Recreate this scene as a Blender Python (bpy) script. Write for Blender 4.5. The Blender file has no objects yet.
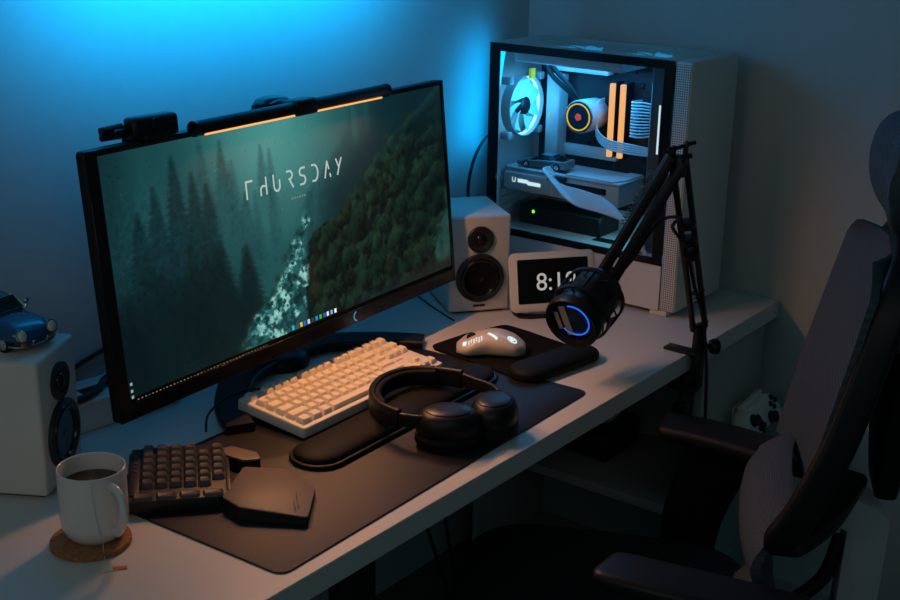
import bpy, bmesh, math, random
import numpy as np
from mathutils import Vector, Matrix, Euler
random.seed(7)
PI = math.pi
C = bpy.context.scene.collection
Z0 = 0.735                                   # desk top above the floor; coordinates below are measured from the desk top

# ------------------------------------------------------------------ materials
def srgb(r, g, b):
    f = lambda c: (c/255/12.92) if c/255 <= .04045 else ((c/255+.055)/1.055)**2.4
    return (f(r), f(g), f(b))
def mat(name, col, rough=.5, metal=0., bump=0., bscale=200., vary=0., emit=None, es=1., coat=0., spec=.5, sheen=0., trans=0., alpha=1., ior=1.45):
    m = bpy.data.materials.new(name); m.use_nodes = True
    nt = m.node_tree; b = nt.nodes['Principled BSDF']
    b.inputs['Base Color'].default_value = (*col, 1); b.inputs['Roughness'].default_value = rough
    b.inputs['Metallic'].default_value = metal; b.inputs['Coat Weight'].default_value = coat
    b.inputs['Specular IOR Level'].default_value = spec; b.inputs['Sheen Weight'].default_value = sheen
    b.inputs['Transmission Weight'].default_value = trans; b.inputs['Alpha'].default_value = alpha; b.inputs['IOR'].default_value = ior
    if emit: b.inputs['Emission Color'].default_value = (*emit, 1); b.inputs['Emission Strength'].default_value = es
    if bump or vary:
        tc = nt.nodes.new('ShaderNodeTexCoord'); n = nt.nodes.new('ShaderNodeTexNoise')
        n.inputs['Scale'].default_value = bscale; n.inputs['Detail'].default_value = 4
        nt.links.new(tc.outputs['Object'], n.inputs['Vector'])
        if bump:
            bp = nt.nodes.new('ShaderNodeBump'); bp.inputs['Strength'].default_value = bump; bp.inputs['Distance'].default_value = .002
            nt.links.new(n.outputs['Fac'], bp.inputs['Height']); nt.links.new(bp.outputs['Normal'], b.inputs['Normal'])
        if vary:
            r = nt.nodes.new('ShaderNodeValToRGB')
            r.color_ramp.elements[0].position = .3; r.color_ramp.elements[1].position = .7
            r.color_ramp.elements[0].color = (*[c*(1-vary) for c in col], 1); r.color_ramp.elements[1].color = (*[min(1, c*(1+vary)) for c in col], 1)
            nt.links.new(n.outputs['Fac'], r.inputs['Fac']); nt.links.new(r.outputs['Color'], b.inputs['Base Color'])
    return m
def emis(name, col, s=1.):
    return mat(name, (.02, .02, .02), .5, emit=col, es=s)
def mesh_mat(name, col, scale, hole=.5, rough=.6, holecol=None):
    """woven or perforated surface: a regular dot pattern in object space drives colour and bump"""
    m = mat(name, col, rough); nt = m.node_tree; b = nt.nodes['Principled BSDF']
    tc = nt.nodes.new('ShaderNodeTexCoord'); v = nt.nodes.new('ShaderNodeTexVoronoi')
    v.inputs['Scale'].default_value = scale; v.inputs['Randomness'].default_value = 0.
    nt.links.new(tc.outputs['Object'], v.inputs['Vector'])
    r = nt.nodes.new('ShaderNodeValToRGB'); r.color_ramp.interpolation = 'LINEAR'
    hc = holecol or tuple(c*.12 for c in col)
    r.color_ramp.elements[0].position = hole-.06; r.color_ramp.elements[0].color = (*hc, 1)
    r.color_ramp.elements[1].position = hole; r.color_ramp.elements[1].color = (*col, 1)
    nt.links.new(v.outputs['Distance'], r.inputs['Fac']); nt.links.new(r.outputs['Color'], b.inputs['Base Color'])
    bp = nt.nodes.new('ShaderNodeBump'); bp.inputs['Strength'].default_value = .4; bp.inputs['Distance'].default_value = .001
    nt.links.new(v.outputs['Distance'], bp.inputs['Height']); nt.links.new(bp.outputs['Normal'], b.inputs['Normal'])
    return m

M = {}
M['wall'] = mat('painted_plaster', (.46, .46, .44), .75, bump=.30, bscale=34, vary=.02)
M['floor'] = mat('dark_floor', (.10, .085, .07), .5, vary=.2, bscale=8)
M['laminate'] = mat('white_laminate', (.60, .585, .565), .42, bump=.03, bscale=260)
M['cabinet'] = mat('grey_white_board', (.36, .35, .33), .5, bump=.03, bscale=180)
M['black'] = mat('black_plastic', (.006, .006, .007), .42, bump=.05, bscale=500, spec=.38)
M['black_gloss'] = mat('glossy_black', (.008, .008, .010), .16)
M['black_matte'] = mat('matte_black', (.010, .010, .012), .36, bump=.08, bscale=600)
M['black_metal'] = mat('black_painted_metal', (.007, .007, .008), .38, spec=.4)
M['rubber'] = mat('rubber', (.012, .012, .012), .8)
M['speaker_white'] = mat('speaker_white', (.62, .60, .57), .5, bump=.05, bscale=400)
M['cone'] = mat('speaker_cone', (.02, .02, .022), .38)
M['white'] = mat('white_plastic', (.66, .64, .61), .42, bump=.02, bscale=400)
M['white_metal'] = mat('white_painted_metal', (.62, .60, .58), .38, bump=.03, bscale=700)
M['key_white'] = mat('keycap_cream', (.68, .62, .54), .45)
M['key_black'] = mat('keycap_black', (.060, .055, .052), .45)
M['keypad'] = mat('keypad_shell', (.014, .013, .013), .45, bump=.05, bscale=600)
M['palm'] = mat('palm_lit_shell', (.15, .115, .095), .5, bump=.05, bscale=600)  # paler tone for the lit top face of the rest
M['mat'] = mat('leatherette', (.008, .0075, .0085), .52, bump=.14, bscale=520, vary=.12, spec=.5)
M['pad_cloth'] = mat('mouse_pad_cloth', (.005, .005, .0055), .85, bump=.1, bscale=900, spec=.15)
M['gel'] = mat('wrist_rest_cloth', (.005, .005, .005), .62, bump=.12, bscale=900, spec=.2)
M['ceramic'] = mat('glazed_ceramic', (.62, .61, .59), .18, coat=.3)
M['tea'] = mat('black_tea', (.045, .013, .004), .05)
M['cork'] = mat('cork', (.30, .13, .05), .85, bump=.4, bscale=180, vary=.35)
M['string'] = mat('tea_string', (.55, .52, .47), .8)
M['tag'] = mat('paper_tag', (.55, .55, .53), .7)
M['tag_orange'] = mat('orange_print', (.55, .13, .02), .7)
M['car_blue'] = mat('blue_car_paint', (.012, .085, .20), .22, coat=.6, metal=.2)
M['car_silver'] = mat('silver_car_paint', (.30, .31, .32), .3, metal=.6)
M['chrome'] = mat('chrome', (.75, .75, .75), .14, metal=1.)
M['car_glass'] = mat('dark_car_glass', (.008, .012, .016), .06)
M['lens'] = mat('lamp_lens', (.6, .6, .55), .15, coat=.5)
M['red_lens'] = mat('orange_red_lens', (.45, .10, .05), .25)
M['steel'] = mat('brushed_steel', (.16, .17, .18), .4, metal=.9)
M['seat_fabric'] = mat('black_seat_fabric', (.009, .009, .010), .8, bump=.2, bscale=500)
M['mesh_fabric'] = mesh_mat('chair_mesh', (.052, .078, .094), 420, .45, .75, (.02, .02, .02))
M['chair_plastic'] = mat('chair_plastic', (.007, .007, .008), .45, spec=.35)
M['arm_pad'] = mat('arm_pad_foam', (.008, .008, .009), .42, bump=.05, bscale=500, spec=.3)
M['grey_metal'] = mat('grey_metal', (.42, .43, .43), .45)
M['mouse'] = mat('mouse_shell', (.60, .53, .46), .28, coat=.3)
M['pcb'] = mat('circuit_board', (.012, .014, .016), .5, vary=.6, bscale=120)
M['cable_white'] = mat('sleeved_cable', (.78, .78, .75), .6, bump=.3, bscale=900)
M['cable_black'] = mat('black_cable', (.008, .008, .009), .5)
M['vent_mesh'] = mesh_mat('perforated_panel', (.60, .58, .56), 210, .36, .45, (.02, .02, .02))
M['vent_top'] = mesh_mat('perforated_top', (.60, .58, .56), 130, .36, .20, (.03, .03, .03))
M['fan_blade'] = mat('frosted_fan_blade', (.55, .65, .72), .4, emit=(.0, .46, .95), es=1.05)
M['fan_glow'] = emis('fan_led_core', (.35, .85, 1.), 2.0)
M['ram_glow'] = emis('ram_led', (1., .44, .13), 1.25)
M['ring_glow'] = emis('pump_ring_led', (1., .60, .02), .95)
M['emblem'] = emis('pump_emblem_led', (1., .13, .05), .62)
M['bar_glow'] = emis('warm_led_strip', (1., .46, .14), 1.15)
M['white_glow'] = emis('white_led', (.75, .95, 1.), 1.1)
M['green_glow'] = emis('green_led', (.25, 1., .05), 1.6)
M['blue_glow'] = emis('blue_led_ring', (.02, .17, 1.), .9)
M['mouse_glow'] = emis('mouse_led', (.72, .95, .95), 1.0)
M['clock_glow'] = emis('clock_digits', (.62, .60, .58), .62)
M['screen_off'] = mat('dark_display_glass', (.006, .007, .009), .14)
M['yellow'] = mat('yellow_tape', (.8, .62, .03), .5, emit=(.8, .6, .02), es=.25)  # faint glow put into the yellow, which is no lamp
M['mark'] = mat('orange_red_print', (.6, .1, .03), .6)
M['pump_face'] = mat('pump_face', (.01, .04, .07), .2)
M['silver_band'] = mat('silver_band', (.62, .62, .60), .3, metal=.6)
M['mic_lens'] = mat('mic_inner', (.01, .025, .07), .2)

def glass_mat(name, tint=(.92, .95, .97), gl=.06):
    m = bpy.data.materials.new(name); m.use_nodes = True; nt = m.node_tree
    for n in list(nt.nodes): nt.nodes.remove(n)
    o = nt.nodes.new('ShaderNodeOutputMaterial'); t = nt.nodes.new('ShaderNodeBsdfTransparent'); g = nt.nodes.new('ShaderNodeBsdfGlossy')
    mx = nt.nodes.new('ShaderNodeMixShader'); fr = nt.nodes.new('ShaderNodeFresnel'); fr.inputs['IOR'].default_value = 1.35
    t.inputs['Color'].default_value = (*tint, 1); g.inputs['Roughness'].default_value = .03
    nt.links.new(fr.outputs[0], mx.inputs[0]); nt.links.new(t.outputs[0], mx.inputs[1]); nt.links.new(g.outputs[0], mx.inputs[2])
    nt.links.new(mx.outputs[0], o.inputs[0])
    return m
def perforated(name, col, scale, hole):
    """sheet steel with real see-through holes"""
    m = mat(name, col, .3); nt = m.node_tree; b = nt.nodes['Principled BSDF']
    tc = nt.nodes.new('ShaderNodeTexCoord'); v = nt.nodes.new('ShaderNodeTexVoronoi'); v.inputs['Scale'].default_value = scale; v.inputs['Randomness'].default_value = 0.
    mt_ = nt.nodes.new('ShaderNodeMath'); mt_.operation = 'GREATER_THAN'; mt_.inputs[1].default_value = hole
    nt.links.new(tc.outputs['Object'], v.inputs['Vector']); nt.links.new(v.outputs['Distance'], mt_.inputs[0]); nt.links.new(mt_.outputs[0], b.inputs['Alpha'])
    return m
M['vent_top'] = perforated('perforated_top', (.60, .58, .56), 120, .45)
M['top_fan'] = mat('lit_radiator_fan', (.2, .3, .4), .5, emit=(.0, .42, 1.), es=2.0)
M['glass'] = glass_mat('tempered_glass', (.86, .90, .92))

# ------------------------------------------------------------------ mesh helpers
I4 = Matrix.Identity(4)
def T(x=0, y=0, z=0): return Matrix.Translation((x, y, z))
def R(ax, deg): return Matrix.Rotation(math.radians(deg), 4, ax)
def xf(bm, verts, Mx):
    if Mx is not None:
        bmesh.ops.transform(bm, matrix=Mx, verts=verts)
def box(bm, c, s, bev=0., seg=2, Mx=None):
    r = bmesh.ops.create_cube(bm, size=1.0); vs = r['verts']
    bmesh.ops.scale(bm, vec=s, verts=vs); bmesh.ops.translate(bm, vec=c, verts=vs)
    if bev > 0:
        b = min(bev, .49*min(s)); es = list({e for v in vs for e in v.link_edges})
        r = bmesh.ops.bevel(bm, geom=es, offset=b, segments=seg, profile=.5, affect='EDGES')
        vs = list({v for f in r['faces'] for v in f.verts} | {v for v in vs if v.is_valid})
        # all verts connected to this island
        st = list(vs); seen = set(vs)
        while st:
            v = st.pop()
            for e in v.link_edges:
                w = e.other_vert(v)
                if w not in seen: seen.add(w); st.append(w)
        vs = list(seen)
    xf(bm, vs, Mx); return vs
def loft(bm, rings, caps=True, closed=False, Mx=None):
    """rings: lists of points with equal count, each a closed loop"""
    vr = [[bm.verts.new(p) for p in r] for r in rings]
    n = len(vr[0]); m = len(vr)
    for i in range(m if closed else m-1):
        a, b = vr[i], vr[(i+1) % m]
        for j in range(n):
            k = (j+1) % n
            try: bm.faces.new((a[j], a[k], b[k], b[j]))
            except ValueError: pass
    if caps and not closed:
        bm.faces.new(list(reversed(vr[0]))); bm.faces.new(vr[-1])
    vs = [v for r in vr for v in r]
    xf(bm, vs, Mx); return vs
def frame(d):
    d = Vector(d).normalized(); u = Vector((0, 0, 1)) if abs(d.z) < .95 else Vector((1, 0, 0))
    a = d.cross(u).normalized(); b = a.cross(d).normalized()
    return d, a, b
def cyl(bm, p0, p1, r0, r1=None, seg=24, Mx=None):
    r1 = r0 if r1 is None else r1
    p0, p1 = Vector(p0), Vector(p1); d, a, b = frame(p1-p0)
    ring = lambda p, r: [p + (a*math.cos(2*PI*i/seg) + b*math.sin(2*PI*i/seg))*r for i in range(seg)]
    return loft(bm, [ring(p0, r0), ring(p1, r1)], Mx=Mx)
def lathe(bm, prof, seg=32, Mx=None, closed=False):
    """profile of (r, z) about the local z axis"""
    rings = [[Vector((max(r, 1e-5)*math.cos(2*PI*i/seg), max(r, 1e-5)*math.sin(2*PI*i/seg), z)) for i in range(seg)] for r, z in prof]
    return loft(bm, rings, caps=not closed, closed=closed, Mx=Mx)
def axis_m(p, d):
    """matrix that puts local z along d at p"""
    d, a, b = frame(d)
    return Matrix(((a.x, b.x, d.x, p[0]), (a.y, b.y, d.y, p[1]), (a.z, b.z, d.z, p[2]), (0, 0, 0, 1))) if a.cross(b).dot(d) > 0 else \
        Matrix(((b.x, a.x, d.x, p[0]), (b.y, a.y, d.y, p[1]), (b.z, a.z, d.z, p[2]), (0, 0, 0, 1)))
def spline(pts, n=8):
    P = [Vector(p) for p in pts]
    if len(P) < 3: return P
    out = []
    for i in range(len(P)-1):
        a = P[max(i-1, 0)]; b = P[i]; c = P[i+1]; d = P[min(i+2, len(P)-1)]
        for k in range(n):
            t = k/n
            out.append(.5*((2*b)+(c-a)*t+(2*a-5*b+4*c-d)*t*t+(3*b-a-3*c+d)*t**3))
    out.append(P[-1]); return out
def sweep(bm, pts, sect, n=8, scale=None, up=None, Mx=None):
    """sweep a closed 2-D section along a smooth path"""
    P = spline(pts, n); rings = []; prev = None
    for i, p in enumerate(P):
        d = (P[min(i+1, len(P)-1)] - P[max(i-1, 0)]).normalized()
        if up is not None:
            a = d.cross(Vector(up)).normalized(); b = a.cross(d).normalized()
        elif prev is None:
            _, a, b = frame(d)
        else:
            a = (prev - d*prev.dot(d)).normalized(); b = a.cross(d).normalized()
        prev = a
        k = 1 if scale is None else scale(i/(len(P)-1))
        rings.append([p + a*x*k + b*y*k for x, y in sect])
    return loft(bm, rings, Mx=Mx)
def circ(r, seg=10): return [(r*math.cos(2*PI*i/seg), r*math.sin(2*PI*i/seg)) for i in range(seg)]
def tube(bm, pts, r, seg=8, n=8, scale=None, Mx=None): return sweep(bm, pts, circ(r, seg), n, scale, Mx=Mx)
def rrect(w, h, r, n=6, cx=0, cy=0):
    r = min(r, w/2-1e-5, h/2-1e-5); out = []
    for (sx, sy, a0) in ((1, 1, 0), (-1, 1, 90), (-1, -1, 180), (1, -1, 270)):
        for i in range(n+1):
            a = math.radians(a0 + 90*i/n)
            out.append((cx+sx*(w/2-r)+r*math.cos(a), cy+sy*(h/2-r)+r*math.sin(a)))
    return out
def prism(bm, poly, z0, z1, bev=0., seg=2, Mx=None, chamfer_only_top=False):
    """extruded outline; bev rounds the rim by stepping the outline towards its inside"""
    P = [Vector((x, y, 0)) for x, y in poly]; n = len(P)
    area = sum(P[i].x*P[(i+1) % n].y - P[(i+1) % n].x*P[i].y for i in range(n))
    if area < 0: P.reverse()
    def inset(o):
        out = []
        for i in range(n):
            a, b, c = P[i-1], P[i], P[(i+1) % n]
            e1 = (b-a); e2 = (c-b)
            if e1.length < 1e-9: e1 = e2
            if e2.length < 1e-9: e2 = e1
            n1 = Vector((-e1.y, e1.x, 0)).normalized(); n2 = Vector((-e2.y, e2.x, 0)).normalized()
            k = (n1+n2); l = k.length
            k = k/l if l > 1e-6 else n1
            out.append(b + k*o/max(.35, k.dot(n1)))
        return out
    rings = []
    if bev > 0:
        for i in range(seg+1):
            a = PI/2*i/seg; o = bev*(1-math.sin(a)); z = bev*(1-math.cos(a))
            if not chamfer_only_top: rings.append([p+Vector((0, 0, z0+z)) for p in inset(o)])
        if chamfer_only_top: rings.append([p+Vector((0, 0, z0)) for p in P])
        for i in range(seg+1):
            a = PI/2*i/seg; o = bev*(1-math.cos(a)); z = bev*math.sin(a)
            rings.append([p+Vector((0, 0, z1-bev+z)) for p in inset(o)])
    else:
        rings = [[p+Vector((0, 0, z0)) for p in P], [p+Vector((0, 0, z1)) for p in P]]
    return loft(bm, rings, Mx=Mx)
def pillow(bm, w, h, r, z0, z1, seg=6, rim=None, Mx=None, power=1.0):
    """cushion on a rounded rectangle: straight sides to rim, then a dome"""
    rim = rim if rim is not None else z0; rings = [[Vector((x, y, z0)) for x, y in rrect(w, h, r)]]
    o = min(w, h)/2*.98
    for i in range(seg+1):
        a = PI/2*i/seg; k = o*(1-math.cos(a))**power; z = rim+(z1-rim)*math.sin(a)
        rings.append([Vector((x, y, z)) for x, y in rrect(w-2*k, h-2*k, max(r-k, .0004))])
    return loft(bm, rings, Mx=Mx)
def ngon_text(strokes, width, Mx, bm, thick=.0004):
    """letters as flat strokes in the local x-y plane"""
    for pl in strokes:
        for a, b in zip(pl[:-1], pl[1:]):
            a, b = Vector((*a, 0)), Vector((*b, 0)); d = (b-a)
            if d.length < 1e-9: continue
            d.normalize(); nn = Vector((-d.y, d.x, 0))*width/2; e = d*width*.35
            p = [a-e-nn, b+e-nn, b+e+nn, a-e+nn]
            vs = loft(bm, [[q for q in p], [q+Vector((0, 0, thick)) for q in p]], Mx=Mx)
def new(): return bmesh.new()
def obj(name, bm, m, parent=None, sharp=38, loc=None, rot=None):
    me = bpy.data.meshes.new(name); bmesh.ops.recalc_face_normals(bm, faces=bm.faces[:]); bm.to_mesh(me); bm.free()
    for p in me.polygons: p.use_smooth = True
    me.set_sharp_from_angle(angle=math.radians(sharp))
    ms = m if isinstance(m, (list, tuple)) else [m]
    for x in ms: me.materials.append(M[x] if isinstance(x, str) else x)
    o = bpy.data.objects.new(name, me); C.objects.link(o)
    if parent: o.parent = parent
    if loc: o.location = loc
    if rot: o.rotation_euler = rot
    return o
def part(name, m, parent, fn, **k):
    bm = new(); fn(bm); return obj(name, bm, m, parent, **k)
def thing(name, label, cat, loc=(0, 0, 0), rotz=0., group=None):
    o = bpy.data.objects.new(name, None); C.objects.link(o); o.empty_display_size = .02
    o.location = (loc[0], loc[1], loc[2]+Z0); o.rotation_euler = (0, 0, rotz)
    o['label'] = label; o['category'] = cat
    if group: o['group'] = group
    return o
def tag(o, label, cat, group=None):
    o['label'] = label; o['category'] = cat
    if group: o['group'] = group
    return o
def single(name, m, label, cat, fn, loc=(0, 0, 0), rotz=0., **k):
    bm = new(); fn(bm); o = obj(name, bm, m, None, **k)
    o.location = (loc[0], loc[1], loc[2]+Z0); o.rotation_euler = (0, 0, rotz)
    return tag(o, label, cat)
def struct(name, m, c, s):
    bm = new(); box(bm, (0, 0, 0), s); o = obj(name, bm, m); o.location = c; o['kind'] = 'structure'; return o
def text_bm(bm, s, size, Mx, extrude=.0003, align='CENTER'):
    cu = bpy.data.curves.new('writing', 'FONT'); cu.body = s; cu.size = size; cu.extrude = extrude; cu.align_x = align; cu.align_y = 'CENTER'; cu.resolution_u = 3
    o = bpy.data.objects.new('writing', cu); C.objects.link(o)
    dg = bpy.context.evaluated_depsgraph_get(); me = bpy.data.meshes.new_from_object(o.evaluated_get(dg))
    nv = len(bm.verts); bm.from_mesh(me); bm.verts.ensure_lookup_table()
    xf(bm, bm.verts[nv:], Mx)
    bpy.data.objects.remove(o); bpy.data.curves.remove(cu); bpy.data.meshes.remove(me)

# ------------------------------------------------------------------ the room
DEPTH = .6882
struct('floor', 'floor', (-2.1, -1.6, -.05), (4.4, 4.8, .1))
struct('wall_back', 'wall', (-2.1, DEPTH+.05, 1.3), (4.4, .1, 2.6))
struct('wall_right', 'wall', (.05, -1.55, 1.3), (.1, 4.476, 2.6))
struct('baseboard_right', 'cabinet', (-.006, -1.6, .035), (.012, 4.4, .07))

# ------------------------------------------------------------------ desk and cabinet
desk = thing('desk', 'long white laminate desk along the blue-lit back wall', 'desk', (-1.025, DEPTH/2, -Z0))
part('worktop', 'laminate', desk, lambda b: box(b, (-.001, 0, Z0-.0187), (2.047, DEPTH-.002, .0374), .0012, 1))
for (x, y) in ((-.32, -.284), (-.985, -.284), (-.985, .284)):
    part('leg', 'black_metal', desk, lambda b: (box(b, (x, y, (Z0-.0375)/2+.006), (.05, .05, Z0-.0375-.012), .004), box(b, (x, y, .006), (.06, .06, .012), .003)))

cab = thing('drawer_cabinet', 'greyish white cabinet under the right end of the desk with an open shelf', 'cabinet', (-.18, .30, -Z0))
H = Z0-.0378
part('front_panel', 'cabinet', cab, lambda b: box(b, (0, -.275, .02+H/2), (.294, .018, H-.03), .002))
part('back_panel', 'cabinet', cab, lambda b: box(b, (0, .275, H/2), (.294, .012, H), .001))
part('side_panel', 'cabinet', cab, lambda b: box(b, (.1565, .005, H/2), (.016, .56, H), .001))
part('shelf', 'cabinet', cab, lambda b: box(b, (-.005, .0025, .335), (.306, .532, .022), .001))
part('base_panel', 'cabinet', cab, lambda b: box(b, (-.005, .0025, .04), (.306, .532, .018), .001))
for k, z in enumerate((.12, .26)):
    part('handle', 'grey_metal', cab, lambda b: box(b, (0, -.288, z+.05), (.12, .01, .008), .003))
def router(b):
    box(b, (0, 0, .04), (.16, .20, .07), .012, 3)
    for i in range(4): box(b, (-.055+i*.036, -.08, .003), (.02, .02, .008), .002)
    for i in range(6): box(b, (-.05+i*.02, -.02, .0758), (.006, .12, .002), .0008)
single('black_device', 'black_gloss', 'low black electronic box sitting on the open cabinet shelf below the desk', 'device', router, (-.17, .37, -Z0+.346))
def crumple(b):
    rnd = random.Random(3); bmesh.ops.create_icosphere(b, subdivisions=3, radius=.03)
    for v in b.verts: v.co *= 1+.5*(rnd.random()-.5); v.co.x *= 1.5; v.co.z *= .55
    zm = min(v.co.z for v in b.verts)
    for v in b.verts: v.co.z -= zm
single('crumpled_paper', 'tag', 'crumpled pale paper lying on top of the black box under the desk', 'paper', crumple, (-.19, .32, -Z0+.346+.0772))

# ------------------------------------------------------------------ desk mat
MATX = [(-1.520, .024), (-.728, .046), (-.748, .428), (-1.534, .408)]
def rounded_poly(P, r, n=6):
    out = []
    for i in range(len(P)):
        a, b, c = Vector(P[i-1]), Vector(P[i]), Vector(P[(i+1) % len(P)])
        d1 = (a-b).normalized(); d2 = (c-b).normalized()
        ang = d1.angle(d2); t = min(r/math.tan(ang/2), .45*(a-b).length, .45*(c-b).length)
        p1 = b+d1*t; p2 = b+d2*t
        for k in range(n+1):
            u = k/n; out.append(tuple((1-u)**2*p1+2*u*(1-u)*b+u*u*p2))
    return out
def matf(b): prism(b, rounded_poly(MATX, .022), 0, .0028, .0008, 2)
mt = thing('desk_mat', 'large dark brown leather-look desk mat under the keyboards', 'desk mat', (0, 0, 0))
part('mat_sheet', 'mat', mt, matf)
MT = .0029

# ------------------------------------------------------------------ monitor
MC = (-1.0263, .4482); MYAW = .0674; MTILT = .0982; MZ = .2908
MW, MH = .86, .3875
SM = 1.0384
Mh = T(0, 0, MZ) @ Matrix.Rotation(-MTILT, 4, 'X') @ Matrix.Scale(SM, 4)            # local x right, y away from the viewer, z up the screen
mon = thing('monitor', 'wide black monitor showing a misty forest river wallpaper', 'monitor', (MC[0], MC[1], 0), MYAW)
def housing(b):
    sec = lambda w, h, y, r: [Vector((x, y, z)) for x, z in rrect(w, h, r, 4)]
    loft(b, [sec(MW-.002, MH-.002, .0, .006), sec(MW, MH, .003, .007), sec(MW, MH, .014, .007), sec(MW-.03, MH-.03, .02, .02), sec(MW*.62, MH*.72, .048, .05), sec(MW*.5, MH*.6, .055, .05)], Mx=Mh)
part('housing', 'black', mon, housing)
SX0, SX1, SZ0, SZ1 = -.4085, .4200, -.1690, .1845
def bezel(b):
    o = rrect(MW, MH, .007, 4); 
    inner = [(SX0, SZ0), (SX1, SZ0), (SX1, SZ1), (SX0, SZ1)]
    for (x0, x1, z0, z1) in ((-MW/2+.001, SX0, -MH/2+.001, MH/2-.001), (SX1, MW/2-.001, -MH/2+.001, MH/2-.001), (SX0, SX1, SZ1, MH/2-.001), (SX0, SX1, -MH/2+.001, SZ0)):
        box(b, ((x0+x1)/2, -.0016, (z0+z1)/2), (x1-x0, .0034, z1-z0), .0004, 1, Mx=Mh)
part('bezel', 'black_gloss', mon, bezel)
def chinmark(b):
    pts = [Vector((.1145+.008*math.cos(a), 0, -.1805+.008*math.sin(a))) for a in [math.radians(100+i*16) for i in range(11)]]
    tube(b, pts, .0011, 6, 2, Mx=Mh @ T(0, -.0035, 0))
part('chin_badge', emis('badge_led', (.1, .5, .8), .5), mon, chinmark)

# wallpaper: painted into a vertex-colour grid (misty conifers, river, taskbar)
NX, NY = 560, 238
def vnoise(x, y, seed):
    xi = np.floor(x).astype(int); yi = np.floor(y).astype(int); xf_ = x-xi; yf = y-yi
    def h(a, b):
        n = (a*374761393 + b*668265263 + seed*974711) & 0xffffffff
        n = ((n ^ (n >> 13))*1274126177) & 0xffffffff
        return ((n ^ (n >> 16)) & 0xffff)/65535.
    u = xf_*xf_*(3-2*xf_); v = yf*yf*(3-2*yf)
    return (h(xi, yi)*(1-u)+h(xi+1, yi)*u)*(1-v)+(h(xi, yi+1)*(1-u)+h(xi+1, yi+1)*u)*v
def fbm(x, y, seed, o=5):
    s = 0; a = .5; t = 0
    for i in range(o): s = s+a*vnoise(x*2**i, y*2**i, seed+i); t += a; a *= .55
    return s/t
def sstep(a, b, x):
    t = np.clip((x-a)/(b-a), 0, 1); return t*t*(3-2*t)
def paint():
    u, v = np.meshgrid((np.arange(NX)+.5)/NX, (np.arange(NY)+.5)/NY)
    asp = (SX1-SX0)/(SZ1-SZ0); x = u*asp; y = v
    c = np.zeros((NY, NX, 3))
    def lay(col, a, sl=None):
        nonlocal c
        col = np.array(col, float)
        if col.ndim == 1: col = col[None, None, :]
        if sl is None: c = c*(1-a[..., None])+col*a[..., None]
        else: c[sl] = c[sl]*(1-a[..., None])+col*a[..., None]
    n1 = fbm(x*2.2, y*2.2, 1); n2 = fbm(x*9, y*9, 11); n3 = fbm(x*30, y*30, 21); n4 = fbm(x*60, y*60, 25, 3)
    # mist: brightest in the upper middle, dying away to the left edge and the bottom
    c[:] = np.array([44, 96, 98])
    lay((84, 150, 146), sstep(.34, .03, np.hypot((u-.42)*1.25, (v-.95)*.55)))
    lay((98, 160, 154), sstep(.05, .0, np.abs(u-(.30+.55*(v-.70))))*sstep(.70, 1., v)*.30)
    lay((30, 74, 80), sstep(.30, .0, u)*.75)
    # far wooded ridge on the right, pale in the mist, with vertical trunks of light
    rid = u-np.interp(v, [0, .45, .61, .74, .84, .97, 1.05], [.44, .46, .49, .575, .63, .66, .69])+.03*(n2-.5)+.015*(n3-.5)
    lay((36, 82, 86), sstep(-.012, .03, rid)*.90)
    lay((18, 52, 58), sstep(.02, .14, rid)*.85); lay((10, 36, 42), sstep(.12, .30, rid)*.7)
    lay((58, 112, 110), sstep(-.01, .02, rid)*sstep(.10, .02, rid)*sstep(.48, .66, fbm(x*24, y*2.2, 41))*.45)
    def win(u0, u1, v0, v1):
        j0, j1 = max(0, int(u0*NX)), min(NX, int(u1*NX)+1); i0, i1 = max(0, int(v0*NY)), min(NY, int(v1*NY)+1)
        return (slice(i0, i1), slice(j0, j1)) if j1 > j0 and i1 > i0 else None
    rr = random.Random(5)
    def conifer(uc, top, h, w, col, a, fade=.5):
        """a fir with drooping tiers; its foot melts into the mist"""
        sl = win(uc-w*1.2, uc+w*1.2, top-h, top+.01)
        if sl is None: return
        U, V = u[sl], v[sl]; t = (top-V)/h
        tiers = h*34; ph = rr.random(); saw = (t*tiers+ph) % 1.
        ww = w*np.clip(t, 0, 1)**.80*(.62+.38*saw)*(.82+.36*n3[sl])+.0012
        d = np.abs(U-uc+.004*(n2[sl]-.5))
        m = sstep(.007, -.007, d-ww*1.3)*(t > 0)*sstep(1., fade, t)
        tone = np.array(col)[None, None, :]*(.80+.45*n4[sl])[..., None]
        lay(tone, m*a, sl)
    # three ranks of firs, each darker and nearer than the last
    for i in range(30): conifer(rr.uniform(-.02, .42), rr.uniform(.55, .93)-.25*max(0, rr.uniform(-.2, .4)), rr.uniform(.3, .5), rr.uniform(.016, .028), (36, 84, 88), .50)
    for uc, tp, h, w in ((.283, .962, .62, .036), (.232, .985, .60, .035), (.047, .94, .75, .055), (.09, .90, .70, .05), (.335, .72, .5, .04), (.02, .99, .8, .05)): conifer(uc, tp, h, w, (34, 82, 86), .62, .45)
    lay((48, 98, 98), sstep(.40, .62, n1)*sstep(.45, .15, np.abs(v-.55))*sstep(.48, .2, u)*.22)
    for uc, tp, h, w in ((.162, .945, .85, .052), (.112, .835, .80, .056), (.205, .86, .72, .046), (.238, .80, .66, .045), (.07, .75, .72, .055)): conifer(uc, tp, h, w, (20, 54, 59), .82, .6)
    lay((44, 92, 92), sstep(.5, .68, fbm(x*3, y*4, 55))*sstep(.25, .0, np.abs(v-.52))*sstep(.46, .28, u)*.35)
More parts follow.
